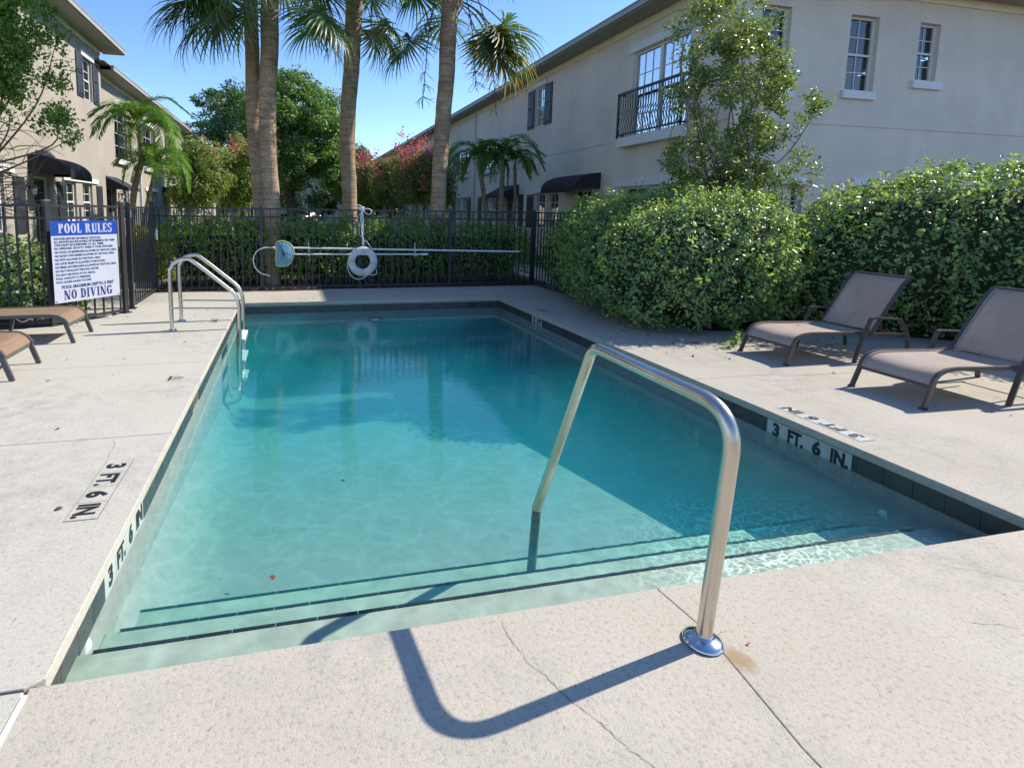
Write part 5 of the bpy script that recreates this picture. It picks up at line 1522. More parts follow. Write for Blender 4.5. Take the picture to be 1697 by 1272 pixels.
tree('pine_tree', 'thin airy pine against the sky beyond the left townhouse row', (-5.2, 44), [(0, 0, 0), (0.1, 0, 3), (0, 0, 6), (0.2, 0, 9.3)], 26,
     [(0.1, 0, 8.8, 1.7, 1.2, 1.2), (-0.5, 0, 7.2, 1.6, 1.2, 0.9), (1.3, 0, 7.9, 1.1, 1, 0.7)], 60, 6500, 0.16, M['leaf_dark'], 'bark', 0.16, 93, spread=0.5, flat=0.6)
tree('oak_tree', 'small round tree showing low in the sky gap right of the middle palm', (5.5, 52), [(0, 0, 0), (0, 0, 2), (0.1, 0, 4)], 14,
     [(-0.6, 0, 5.9, 2.6, 2, 1.8), (0.8, 0, 4.6, 2.4, 2, 1.6)], 90, 14000, 0.22, M['leaf_oak'], 'bark', 0.25, 94, spread=0.7)
tree('dark_tree', 'dense dark low tree closing the far end of the lawn', (4.6, 40), [(0, 0, 0), (0, 0, 1), (0.1, 0, 2)], 14,
     [(-0.5, 0, 2.2, 3.0, 1.5, 1.4), (2.2, 0, 2.4, 2.5, 1.5, 1.5)], 110, 18000, 0.17, M['leaf_dark'], 'bark', 0.2, 95, spread=0.55)
tree('dark_tree', 'dark tree filling behind the left crape myrtles', (-3.6, 50), [(0, 0, 0), (0, 0, 1), (0.1, 0, 2)], 14,
     [(-0.5, 0, 3.0, 3.0, 1.5, 2.4), (2.6, 0, 2.9, 2.5, 1.5, 2.0)], 110, 18000, 0.2, M['leaf_dark'], 'bark', 0.2, 96, spread=0.6)
lab = ['crape myrtle with green and orange tinted crown nearest the left palms', 'broad crape myrtle with coral blossoms left of the palm pair', 'farther crape myrtle of the left row in front of the oak']
for k, (x, y, s, z) in enumerate(((-2.75, 18.5, 1.0, 2.8), (-1.7, 20.5, 1.15, 3.1), (-2.3, 25.5, 1.2, 3.4))):
    multi_stem('crape_myrtle', lab[k], (x, y), 7, 1.1, 0.45 * s, [(0, 0, z * 0.8, 1.05 * s, 0.9, 0.85), (0.2, 0, z * 1.05, 0.8 * s, 0.8, 0.55), (0, 0, z * 0.62, 0.9 * s, 0.8, 0.45)], 95, 15000, 0.085, M['leaf_myrtle'], 101 + k,
               flowers=((M['blossom_faded'], 20, 0.8, 0.5) if k == 0 else (M['blossom_faded'] if k == 2 else M['blossom'], 14, 1.2, 0.6)), group='crape myrtles lining the left of the lawn', spread=0.33)
lab = ['nearest crape myrtle of the right row beside the leaning palm', 'second crape myrtle of the right row, thick with magenta blossom', 'third crape myrtle of the right row, blossoms thinning', 'farthest crape myrtle of the right row near the middle palm']
for k, (x, y, z) in enumerate(((4.55, 18.2, 2.75), (4.15, 21.2, 2.9), (3.75, 24.5, 2.9), (3.25, 28.5, 3.0))):
    multi_stem('crape_myrtle', lab[k], (x, y), 9, 1.0, 0.5, [(0, 0, z * 0.82, 1.1, 0.9, 0.75), (0, 0, z * 1.02, 0.85, 0.8, 0.5), (0, 0, z * 0.70, 0.95, 0.8, 0.35)], 90, 14000, 0.085, M['leaf_myrtle'], 111 + k,
               flowers=(M['blossom'], (60, 90, 75, 60)[k], 1.1, 0.4), group='crape myrtles lining the right of the lawn', spread=0.33)
for k, (x0, y0, x1, y1, h, lbl) in enumerate(((3.0, 17.5, 3.0, 31, 0.7, 'low hedge under the right row of crape myrtles'), (-3.1, 16.5, -2.9, 30, 0.6, 'low bright hedge under the left row of crape myrtles'))):
    hedge('low_hedge', lbl, [(x0, y0), ((x0 + x1) / 2, (y0 + y1) / 2), (x1, y1)], [0.4] * 3, [h] * 3, 14000, 0.085, M['leaf_box'] if k == 0 else M['leaf_tl'], 121 + k, bulge=0.08, depth=0.15, step=0.9)
rg = np.random.default_rng(8)
for (x, y, s, lbl) in ((-2.55, 11.3, 0.55, 'yellow green shrub seen between gate post and back fence'), (-3.15, 13.0, 0.6, 'yellow green shrub at the path beyond the gate')):
    R = empty('variegated_shrub', lbl, 'shrub', None, (x, y, 0)); n = 2600
    d = unit(rg.normal(size=(n, 3))); d[:, 2] = abs(d[:, 2]); P = d * rg.uniform(0.3, 1, (n, 1)) ** 0.4 * s * np.array((0.75, 0.75, 1.6))
    leaves('foliage', P, d + (0, 0, .3), 0.09, M['leaf_yellow'], R, aspect=0.35)
    b = MB()
    for k in range(9): b.tube([(0, 0, 0), tuple(P[k] * 0.8)], [0.012, 0.005], 4, False)
    b.build('stem', M['twig'], R)

# ---- lawn, path, mulch, grass
def sheet(name, poly, z, mm_):
    return tag(MB().add([(x, y, z) for x, y in poly], [tuple(range(len(poly)))]).build(name, mm_), kind='structure')
sheet('lawn', [(-5.6, 9.9), (8.0, 9.9), (8.0, 70), (-5.6, 70)], -0.020, M['lawn'])
sheet('far_lawn', [(-60, 70.1), (60, 70.1), (60, 160), (-60, 160)], -0.020, M['lawn'])
sheet('mulch_bed', [(-2.15, 9.50), (4.75, 9.50), (4.75, 11.3), (-2.15, 11.3)], -0.012, M['mulch'])
sheet('planting_bed', [(-7, 6.6), (-3.0, 6.8), (-2.55, 7.0), (-2.17, 7.6), (-2.3, 8.0), (-3.0, 9.4), (-7, 9.4)], -0.013, M['mulch'])
sheet('planting_bed', [(4.9, 9.0), (4.65, 8.2), (4.5, 6.4), (4.75, 5.45), (5.6, 5.2), (6.6, 4.95), (7.6, 4.2), (8.1, 3.0), (8.2, -1), (12, -1), (12, 9.0)], 0.005, M['mulch'])
for k in range(14):
    y0 = 7.4 + k * 1.5
    tag(MB().prism([(-3.2 - 0.03 * k, y0), (-2.18 - 0.02 * k, y0), (-2.18 - 0.02 * k, y0 + 1.49), (-3.2 - 0.03 * k, y0 + 1.49)], -0.06, 0.006).build('footpath', M['sidewalk'], bevel=0.006), kind='structure')
for k in range(12):
    y0 = 9.2 + k * 1.5
    tag(MB().prism([(4.95, y0), (6.05, y0), (6.05, y0 + 1.49), (4.95, y0 + 1.49)], -0.06, 0.003).build('footpath', M['sidewalk'], bevel=0.006), kind='structure')
# grass blades where the lawn shows over the hedge
n = 26000
rg = np.random.default_rng(9)
P = np.stack([rg.uniform(-2.0, 4.9, n), 11.2 + 20 * rg.uniform(0, 1, n) ** 1.6, np.zeros(n)], 1)
hgt = rg.uniform(0.05, 0.11, n)[:, None]; a = rg.uniform(0, 6.28, n); s = np.stack([np.cos(a), np.sin(a), 0 * a], 1) * 0.012; ln = rg.normal(size=(n, 3)) * 0.03
V = np.stack([P - s, P + s, P + ln * (1, 1, 0) + np.array((0, 0, 1.)) * hgt], 1).reshape(-1, 3)
o = bpy.data.objects.new('grass', np_mesh('grass', V, np.arange(3 * n).reshape(-1, 3), M['grass'])); C.objects.link(o)
tag(o, 'bright lawn grass beyond the clipped hedge', 'grass', kind='stuff')
# mulch chips under the hedge and behind the sign
def chips(name, n, x0, x1, y0, y1, size, mm_, label, cat, z=0.004, seed=1):
    rg = np.random.default_rng(seed)
    P = np.stack([rg.uniform(x0, x1, n), rg.uniform(y0, y1, n), np.full(n, z) + rg.uniform(0, 0.012, n)], 1)
    V, F = leaf_arrays(P, np.tile((0, 0, 1.0), (n, 1)), size, 0.35, 0.1, rg, tilt=0.45)
    o = bpy.data.objects.new(name, np_mesh(name, V, F, mm_)); C.objects.link(o)
    return tag(o, label, cat, kind='stuff')
chips('mulch_chips', 9000, -2.1, 4.7, 9.56, 10.6, 0.045, M['mulch_chip'], 'bark chips spread under the clipped hedge', 'mulch', -0.008, 1)
chips('mulch_chips', 4000, -5.5, -2.4, 6.95, 8.4, 0.045, M['mulch_chip'], 'bark chips behind the sign fence', 'mulch', -0.008, 2)
# ================================================================== objects round the pool
# ---- handrail over the entry steps
hr = empty('handrail', 'bent stainless steel handrail standing over the entry steps', 'handrail', None, (1.27, 1.355, 0))
dx, dy = -0.0508, 0.9987
sz = [(0, 0), (-0.015, 0.22), (-0.054, 0.778), (0.672, 0.800), (1.088, -0.150)]
P = [(s * dx, s * dy, z) for s, z in sz]
P = rounded(P, [1.0, 0.135, 0.085], 12)
MB().tube(P, 0.0238, 24).build('rail', M['steel'], hr)
MB().lathe([(0.058, 0.0), (0.061, 0.004), (0.060, 0.009), (0.050, 0.016), (0.034, 0.022), (0.0275, 0.024), (0.0265, 0.030), (0.024, 0.030)], (0, 0, 0.0005), 40).build('flange', M['chrome'], hr)
MB().tube([(1.085 * dx, 1.085 * dy, -0.135), (1.088 * dx, 1.088 * dy, -0.17), (1.118 * dx, 1.118 * dy, -0.530)], 0.0232, 20).build('lower_leg', M['steel_dark'], hr)

# ---- ladder
ld = empty('pool_ladder', 'stainless steel pool ladder at the far left pool edge', 'pool ladder', None, (-1.27, 6.43, 0))
def lad(dy_, ks):
    pts = [(0, 0, 0), (-0.002, 0, 0.60), (0.02, 0, 0.71), (0.075, 0, 0.775), (0.155, 0, 0.795), (0.245, 0, 0.765), (0.575, 0, 0.485), (0.645, 0, 0.42), (0.69, 0, 0.345), (0.710, 0, 0.25), (0.712, 0, 0.10), (0.712, 0, -0.2), (0.705, 0, -0.75), (0.66, 0, -0.85), (0.57, 0, -0.88)]
    P = catmull([(x, dy_, z) for x, _, z in pts], 5)
    r = MB().tube(P, 0.0215, 18).build('rail', M['steel'], ld)
    MB().lathe([(0.052, 0.0), (0.054, 0.005), (0.040, 0.014), (0.024, 0.018), (0.022, 0.022)], (0, dy_, 0.0005), 28).build('flange', M['chrome'], r)
    MB().tube([(0.0, dy_, 0.252), (0.712, dy_, 0.232)], 0.010, 10).build('crossbar', M['steel'], ld)
lad(0, 0); lad(0.545, 1)
for z in (-0.13, -0.38, -0.63):
    b = MB().box(0.685, 0.765, 0.02, 0.525, z - 0.025, z)
    for k in range(5): b.box(0.69 + 0.015 * k, 0.696 + 0.015 * k, 0.03, 0.515, z, z + 0.003)
    b.build('tread', M['white_plastic'], ld, bevel=0.004)

# ---- rules sign
sg = empty('rules_sign', 'white and blue pool rules board fixed to the fence by the gate', 'sign', None, (-2.567, 6.82, 0))
d = Vector((0.61, 0.79, 0)).normalized(); nn = Vector((d.y, -d.x, 0)); upv = Vector((0, 0, 1))
SW, SH, SZ = 0.80, 0.92, 0.267
def sp(u, v, w_=0.0): return tuple(d * u + upv * (SZ + v) + nn * (0.022 + w_))
def srect(b, u0, u1, v0, v1, w0, w1):
    return b.hexa([sp(u0, v0, w0), sp(u1, v0, w0), sp(u1, v0, w1), sp(u0, v0, w1), sp(u0, v1, w0), sp(u1, v1, w0), sp(u1, v1, w1), sp(u0, v1, w1)])
srect(MB(), 0, SW, 0, SH, 0, 0.004).build('board', M['sign_white'], sg)
srect(MB(), 0.0, SW, SH - 0.165, SH, 0.0042, 0.0052).build('header_band', M['sign_blue'], sg)
# heavy slab-serif capitals for the two big lines: stems, bars and bowls with serifs
def slab_text(txt, h, wmul=1.0):
    T, t = 0.30, 0.10                      # stem and hairline, of the letter height
    sx, sy = 0.0, 0.0
    q = MB(); x = 0.0
    def R(a, b_, c, e): q.add([(x + a * h * wmul, c * h, 0), (x + b_ * h * wmul, c * h, 0), (x + b_ * h * wmul, e * h, 0), (x + a * h * wmul, e * h, 0)], [(0, 1, 2, 3)])
    def bowl(cx, cy, rx, ry, ix, iy, a0=0, a1=360):
        n = 20; V = []
        for k in range(n + 1):
            a = rad(a0 + (a1 - a0) * k / n); V += [(x + (cx + rx * math.cos(a)) * h * wmul, (cy + ry * math.sin(a)) * h, 0), (x + (cx + ix * math.cos(a)) * h * wmul, (cy + iy * math.sin(a)) * h, 0)]
        q.add(V, [(2 * k, 2 * k + 1, 2 * k + 3, 2 * k + 2) for k in range(n)])
    def poly(pts): q.add([(x + a * h * wmul, b_ * h, 0) for a, b_ in pts], [tuple(range(len(pts)))])
    for ch in txt:
        S = T * 0.62
        if ch == ' ': x += 0.32 * h * wmul; continue
        if ch == 'P': R(.05, .05 + S, 0, 1); R(0, .1 + S, 0, t * .8); R(0, .3, 1 - t * .8, 1); bowl(.24, .74, .26, .26, .08, .16, -90, 90); w_ = .56
        elif ch == 'R': R(.05, .05 + S, 0, 1); R(0, .1 + S, 0, t * .8); R(0, .3, 1 - t * .8, 1); bowl(.24, .76, .26, .24, .08, .14, -90, 90); poly([(.26, .54), (.42, .54), (.60, 0), (.40, 0)]); R(.38, .64, 0, t * .8); w_ = .68
        elif ch == 'O': bowl(.29, .5, .29, .51, .09, .42); w_ = .62
        elif ch == 'L': R(.05, .05 + S, 0, 1); R(0, .1 + S, 1 - t * .8, 1); R(0, .50, 0, t); R(.43, .50, 0, .32); w_ = .54
        elif ch == 'U': R(.05, .05 + S, .25, 1); R(0, .1 + S, 1 - t * .8, 1); R(.44, .52, .25, 1); R(.38, .58, 1 - t * .8, 1); bowl(.285, .26, .235, .27, .045, .16, 180, 360); w_ = .62
        elif ch == 'E': R(.05, .05 + S, 0, 1); R(0, .50, 0, t); R(0, .50, 1 - t, 1); R(.43, .50, 0, .3); R(.43, .50, .72, 1); R(.2, .40, .46, .46 + t); w_ = .54
        elif ch == 'S': bowl(.25, .74, .24, .27, .08, .17, 20, 270); bowl(.25, .26, .24, .27, .08, .17, -160, 90); R(.40, .47, .72, 1); R(.02, .09, 0, .28); w_ = .52
        elif ch == 'N': R(.06, .13, 0, 1); R(0, .2, 0, t * .8); poly([(0, 1), (.24, 1), (.60, 0), (.40, 0)]); R(.53, .60, 0, 1); R(.46, .68, 1 - t * .8, 1); w_ = .70
        elif ch == 'D': R(.05, .05 + S, 0, 1); R(0, .3, 0, t); R(0, .3, 1 - t, 1); bowl(.26, .5, .32, .5, .12, .40, -90, 90); w_ = .62
        elif ch == 'I': R(.06, .06 + S, 0, 1); R(0, .12 + S, 0, t * .8); R(0, .12 + S, 1 - t * .8, 1); w_ = .34
        elif ch == 'V': poly([(.04, 1), (.25, 1), (.40, .2), (.32, 0), (.25, 0)]); poly([(.53, 1), (.60, 1), (.36, 0), (.30, .05)]); R(0, .30, 1 - t * .8, 1); R(.46, .68, 1 - t * .8, 1); w_ = .70
        elif ch == 'G': bowl(.29, .5, .29, .51, .09, .42, 35, 325); R(.40, .59, 0.05, .45); R(.33, .64, .42, .42 + t * .8); R(.50, .56, .70, 1); w_ = .66
        x += (w_ + 0.045) * h * wmul
    me = q.mesh('lettering', None)
    return me, x
def put_sign(me, name, u, v, mm_, w_=0.0056): place(me, name, sg, sp(u, v, w_), d, upv, mm_)
me, wd = slab_text('POOL RULES', 0.108, 1.0); k = 0.655 / wd; me.transform(Matrix.Diagonal((k, 1, 1, 1))); put_sign(me, 'lettering', 0.085, SH - 0.138, M['sign_white'], 0.0060)
me, wd = slab_text('NO DIVING', 0.108, 1.0); k = 0.60 / wd; me.transform(Matrix.Diagonal((k, 1, 1, 1))); put_sign(me, 'lettering', 0.105, 0.030, M['sign_navy'], 0.0050)
lines = ['SHOWER BEFORE ENTERING THE POOL.', 'ALL INDIVIDUALS INCAPABLE OF SWIMMING ON THEIR', 'OWN MUST BE SUPERVISED AT ALL TIMES.', 'NO LIFEGUARD ON DUTY. SWIM AT YOUR OWN RISK.',
         'NO FOOD OR BEVERAGES ALLOWED IN THE POOL AREA.', 'NO GLASS CONTAINERS ALLOWED IN THE POOL AREA.', 'NO PETS ALLOWED IN THE POOL AREA.', 'NO LOUD MUSIC IS ALLOWED TO BE PLAYED.',
         'NO BIKES, SKATEBOARDS ALLOWED IN THE POOL AREA.', 'DO NOT SWALLOW THE POOL WATER.', 'DO NOT USE POOL IF YOU ARE ILL.', 'POOL CAPACITY 12 PERSONS.', 'POOL HOURS: DAWN TO DUSK.']
wds = [0.57, 0.75, 0.60, 0.72, 0.765, 0.735, 0.55, 0.61, 0.755, 0.52, 0.48, 0.41, 0.42]
vs_ = [0.215, 0.253, 0.292, 0.332, 0.378, 0.423, 0.47, 0.516, 0.562, 0.608, 0.655, 0.70, 0.745]
for tx, wd, v in zip(lines, wds, vs_):
    me = text_mesh(tx, 0.033, 1, 0.0012); X = [p.co.x for p in me.vertices]; me.transform(Matrix.Diagonal((wd * 0.985 / (max(X) - min(X)), 1, 1, 1)))
    put_sign(me, 'lettering', 0.028, SH * (1 - v) - 0.013, M['sign_navy'], 0.0047)
me = text_mesh('POOL MAXIMUM DEPTH: 5 FEET', 0.05, 1, 0.002); X = [p.co.x for p in me.vertices]; me.transform(Matrix.Diagonal((0.64 / (max(X) - min(X)), 1, 1, 1)))
put_sign(me, 'lettering', 0.085, 0.158, M['sign_navy'], 0.0047)
for u, v in ((0.02, 0.02), (0.78, 0.02), (0.02, 0.90), (0.78, 0.90)):
    srect(MB(), u - 0.006, u + 0.006, v - 0.006, v + 0.006, 0.0056, 0.009).build('bolt', M['cap'], sg)

# ---- life ring on the fence
lr = empty('life_ring', 'white life ring with its rope loop hung on the back fence', 'life ring', None, (1.246, 9.50, 0.472))
b = MB(); n, m_ = 56, 20; V = []
for i in range(n):
    a = 2 * math.pi * i / n
    for k in range(m_):
        t = 2 * math.pi * k / m_
        rr_ = 0.194 + 0.066 * math.copysign(abs(math.cos(t)) ** 0.85, math.cos(t)); y = 0.050 * math.copysign(abs(math.sin(t)) ** 0.85, math.sin(t))
        V.append((rr_ * math.cos(a), y, rr_ * math.sin(a)))
b.add(V, [(i * m_ + k, i * m_ + (k + 1) % m_, ((i + 1) % n) * m_ + (k + 1) % m_, ((i + 1) % n) * m_ + k) for i in range(n) for k in range(m_)], True)
b.build('ring', M['buoy'], lr)
for a0 in (80, 175, 268, 352):
    for da in (-5, 5):
        a = rad(a0 + da); q = MB(); V = []
        P = [((0.194 + 0.0685 * math.cos(t)) * math.cos(a), 0.0525 * math.sin(t), (0.194 + 0.0685 * math.cos(t)) * math.sin(a)) for t in np.linspace(0, 6.283, 22)]
        q.tube(P, 0.0022, 5, False).build('strap', M['fence'], lr)
MB().tube(catmull([(-0.262, -0.02, 0.0), (-0.265, -0.03, -0.10), (-0.22, -0.04, -0.22), (-0.12, -0.05, -0.30), (-0.0, -0.06, -0.285), (0.10, -0.05, -0.225), (0.16, -0.05, -0.235), (0.235, -0.04, -0.215), (0.235, -0.03, -0.13)], 6), 0.0075, 7).build('grab_line', M['white_plastic'], lr)
MB().tube(catmull([(-0.01, -0.05, 0.26), (0.04, -0.045, 0.36), (0.12, -0.05, 0.27), (0.18, -0.045, 0.20)], 6), 0.006, 6).build('grab_line', M['rope'], lr)
# ---- throwing rope coiled over the post
rp = empty('throw_rope', 'white throwing rope knotted round the post top above the life ring', 'rope', None, (1.235, 9.56, 0))
b = MB()
rg = np.random.default_rng(4)
b.tube(catmull([(0.01, -0.055, 0.76), (0.0, -0.06, 0.95), (-0.015, -0.055, 1.15), (-0.005, -0.045, 1.36)], 8), 0.010, 7)
b.tube(catmull([(0.03, -0.055, 0.76), (0.02, -0.07, 0.86), (-0.01, -0.07, 1.0), (0.02, -0.06, 1.2), (0.01, -0.05, 1.36)], 8), 0.009, 7)
b.tube(catmull([(-0.01, -0.05, 1.33), (-0.06, -0.055, 1.26), (-0.075, -0.055, 1.16), (-0.05, -0.06, 1.08), (-0.015, -0.06, 1.12), (-0.03, -0.055, 1.25), (0, -0.05, 1.35)], 6), 0.006, 6)
b.tube(catmull([(0.0, -0.05, 1.3), (-0.045, -0.055, 1.1), (-0.05, -0.055, 0.97), (-0.015, -0.06, 0.90), (0.02, -0.06, 0.98), (0.01, -0.055, 1.2), (0.0, -0.05, 1.33)], 6), 0.006, 6)
b.tube(catmull([(0.0, -0.05, 1.37), (0.07, -0.06, 1.38), (0.14, -0.06, 1.37), (0.165, -0.06, 1.33), (0.13, -0.06, 1.285), (0.07, -0.06, 1.30), (0.0, -0.05, 1.36)], 6), 0.010, 6)
for k in range(3):
    b.tube([(0.045 * math.cos(a) + 0.0, 0.05 + 0.05 * math.sin(a) * 1.15, 1.355 + 0.022 * k + 0.01 * math.sin(a * 2 + k)) for a in np.linspace(0, 6.283, 18)], 0.010, 6)
b.tube(catmull([(-0.05, -0.03, 1.37), (-0.085, -0.03, 1.42), (-0.05, -0.03, 1.44), (0.0, -0.03, 1.415), (0.03, -0.03, 1.39)], 5), 0.009, 6)
b.build('rope_coil', M['rope'], rp)
# ---- poles
po = empty('rescue_pole', 'long white pole with a curved rescue hook hung along the back fence', 'pole', None, (0, 9.50, 0))
MB().tube([(-0.26, 0, 0.716), (4.165, 0, 0.633)], 0.0155, 12).build('shaft', M['white_plastic'], po)
MB().tube([(-0.34, 0, 0.717), (-0.22, 0, 0.7155)], 0.0135, 12).build('shaft_joint', M['chrome'], po)
MB().tube(catmull([(-0.30, 0, 0.717), (-0.42, 0, 0.705), (-0.52, 0, 0.65), (-0.575, 0, 0.55), (-0.57, 0, 0.44), (-0.53, 0, 0.35), (-0.45, 0, 0.28), (-0.35, 0, 0.25), (-0.32, 0, 0.235)], 6), 0.010, 8).build('hook', M['white_plastic'], po)
np_ = empty('skimmer_net', 'blue pool skimming net on its shorter white pole, hung on the back fence', 'pool net', None, (0, 9.46, 0))
MB().tube([(0.12, 0, 0.603), (2.30, 0, 0.595)], 0.013, 12).build('shaft', M['white_plastic'], np_)
MB().tube([(2.29, 0, 0.595), (2.40, 0, 0.5945)], 0.019, 12).build('grip', M['white_plastic'], np_)
rim = catmull([(-0.205, 0, 0.80), (-0.212, 0, 0.60), (-0.21, 0, 0.44), (-0.185, 0, 0.41), (-0.10, 0, 0.40), (0.0, 0, 0.43), (0.055, 0, 0.52), (0.08, 0, 0.62), (0.065, 0, 0.72), (0.0, 0, 0.79), (-0.09, 0, 0.825), (-0.17, 0, 0.82), (-0.205, 0, 0.80)], 4)
MB().tube(rim, 0.009, 8, False).build('rim', M['net_rim'], np_)
MB().tube([(-0.24, 0, 0.700), (0.12, 0, 0.603)], 0.009, 8).build('neck', M['white_plastic'], np_)
c0 = np.mean(np.array(rim), 0); V = [c0 + (0, -0.05, -0.02)]; F = []
rg = np.random.default_rng(6); rings = 7; n = len(rim) - 1
for j in range(1, rings + 1):
    t = j / rings
    for i in range(n):
        p = c0 + (np.array(rim[i]) - c0) * t
        p[1] = -0.06 * (1 - t ** 1.6) + 0.012 * math.sin(i * 1.7 + j) * (1 - t) + 0.008 * rg.normal() * (1 - t); V.append(p)
F = [(0, 1 + i, 1 + (i + 1) % n) for i in range(n)]
for j in range(rings - 1):
    for i in range(n): F.append((1 + j * n + i, 1 + j * n + (i + 1) % n, 1 + (j + 1) * n + (i + 1) % n, 1 + (j + 1) * n + i))
MB().add(V, F, True).build('net', M['net_cloth'], np_)
# hooks that carry the poles
for k, (x, lbl) in enumerate(((0.33, 'left white pole hook on the back fence, between net and life ring'), (2.19, 'right white pole hook on the back fence beyond the life ring'))):
    h = empty('pole_hook', lbl, 'hook', 'hooks carrying the poles', (x, 9.575, 0))
    b = MB(); b.tube(catmull([(0, 0.0, 0.80), (0, -0.005, 0.70), (0, -0.01, 0.56)], 3), 0.007, 6); b.build('backplate', M['white_plastic'], h)
    for z in (0.70 - 0.0187 * (x + 0.26) * 0.9, 0.583):
        MB().tube(catmull([(0, -0.005, z - 0.01), (0, -0.07 if z > 0.6 else -0.11, z - 0.018), (0, -0.115 if z > 0.6 else -0.145, z + 0.0), (0, -0.118 if z > 0.6 else -0.150, z + 0.03)], 4), 0.006, 6).build('prong', M['white_plastic'], h)

# ---- loungers
def lounger_brown(label, loc, rz, seed=1):
    """foot end at the origin, head towards +X; width along Y"""
    R = empty('sun_lounger', label, 'sun lounger', 'brown mesh loungers in front of the hedge', loc, rz)
    W = 0.52; rg = np.random.default_rng(seed)
    prof = catmull([(0.055, 0.165), (0.075, 0.215), (0.13, 0.262), (0.24, 0.283), (0.50, 0.278), (0.75, 0.272), (0.96, 0.275)], 6)
    back = catmull([(0.975, 0.285), (1.05, 0.40), (1.15, 0.55), (1.26, 0.70), (1.345, 0.785)], 5)
    def sl(name, prof, sag):
        V, F = [], []; m_ = 12
        for i, p in enumerate(prof):
            d = prof[min(i + 1, len(prof) - 1)] - prof[max(i - 1, 0)]; d = d / np.linalg.norm(d); nrm = np.array((-d[1], d[0]))
            for k in range(m_ + 1):
                v = k / m_; s_ = -sag * (1 - (2 * v - 1) ** 2) * math.sin(math.pi * min(1, max(0.02, i / (len(prof) - 1))))
                V.append((p[0] + nrm[0] * s_, W * v, p[1] + nrm[1] * s_))
        F = [(i * (m_ + 1) + k, (i + 1) * (m_ + 1) + k, (i + 1) * (m_ + 1) + k + 1, i * (m_ + 1) + k + 1) for i in range(len(prof) - 1) for k in range(m_)]
        o = MB().add(V, F, True).build(name, M['sling_brown'], R)
        s = o.modifiers.new('thick', 'SOLIDIFY'); s.thickness = 0.004
        return o
    sl('seat_sling', prof, 0.018); sl('back_sling', back, 0.02)
    for y in (0.0, W):
        MB().sweep([(p[0], y, p[1]) for p in prof], 0.022, 0.028, (0, 1, 0)).build('seat_rail', M['bronze'], R)
        MB().sweep([(p[0], y, p[1]) for p in back], 0.022, 0.028, (0, 1, 0)).build('back_rail', M['bronze'], R)
        MB().beam((0.93, y, 0.255), (1.36, y, 0.235), 0.022, 0.03).build('base_rail', M['bronze'], R)
        s = -1 if y == 0 else 1
        MB().beam((0.0, y + 0.004 * s, 0.0), (0.075, y, 0.205), 0.020, 0.034, (1, 0, 0)).build('leg', M['bronze'], R)
        ya = y + 0.045 * s
        arm = rounded([(0.725, ya, 0.0), (0.79, ya, 0.22), (0.875, ya, 0.425), (1.22, ya, 0.40), (1.33, ya, 0.26), (1.37, ya, 0.0)], [0.25, 0.04, 0.05, 0.2], 5)
        MB().sweep(arm, 0.034, 0.016, (0, 1, 0)).build('arm', M['bronze'], R)
        MB().beam((0.805, y, 0.255), (0.805, ya, 0.255), 0.02, 0.02).build('arm_joint', M['bronze'], R)
    MB().tube([(0.055, 0, 0.160), (0.055, W, 0.160)], 0.011, 10).build('crossbar', M['bronze'], R)
    MB().tube([(0.965, 0, 0.262), (0.965, W, 0.262)], 0.011, 10).build('crossbar', M['bronze'], R)
    MB().tube([(1.348, 0, 0.787), (1.348, W, 0.787)], 0.012, 10).build('crossbar', M['bronze'], R)
    MB().tube([(1.34, 0, 0.235), (1.34, W, 0.235)], 0.011, 10).build('crossbar', M['bronze'], R)
    MB().beam((1.20, 0.09, 0.245), (1.13, 0.09, 0.46), 0.015, 0.012).build('back_prop', M['bronze'], R)
    MB().beam((1.20, W - 0.09, 0.245), (1.13, W - 0.09, 0.46), 0.015, 0.012).build('back_prop', M['bronze'], R)
    for y in (0.012, W - 0.012):          # hems along both long edges of the sling
        MB().sweep([(p[0], y, p[1] + 0.0045) for p in prof], 0.028, 0.002, (0, 1, 0)).build('hem', M['hem'], R)
        MB().sweep([(p[0], y, p[1] + 0.004) for p in back], 0.028, 0.002, (0, 1, 0)).build('hem', M['hem'], R)
    for y, s in ((0.0, -1), (W, 1)):
        MB().box(-0.014, 0.014, y + 0.004 * s - 0.02, y + 0.004 * s + 0.02, 0, 0.016).build('foot_cap', M['ink'], R)
    return R
M['hem'] = simple('sling_hem', (0.36, 0.30, 0.26), 0.8, bmp=0.3, bscale=150)
lounger_brown('brown mesh lounger with raised back and armrests, the farther one by the hedge', (4.41, 4.015, 0), 0.0)
lounger_brown('brown mesh lounger with raised back and armrests, nearest the right picture edge', (4.385, 2.875, 0), rad(-1.5), 2)
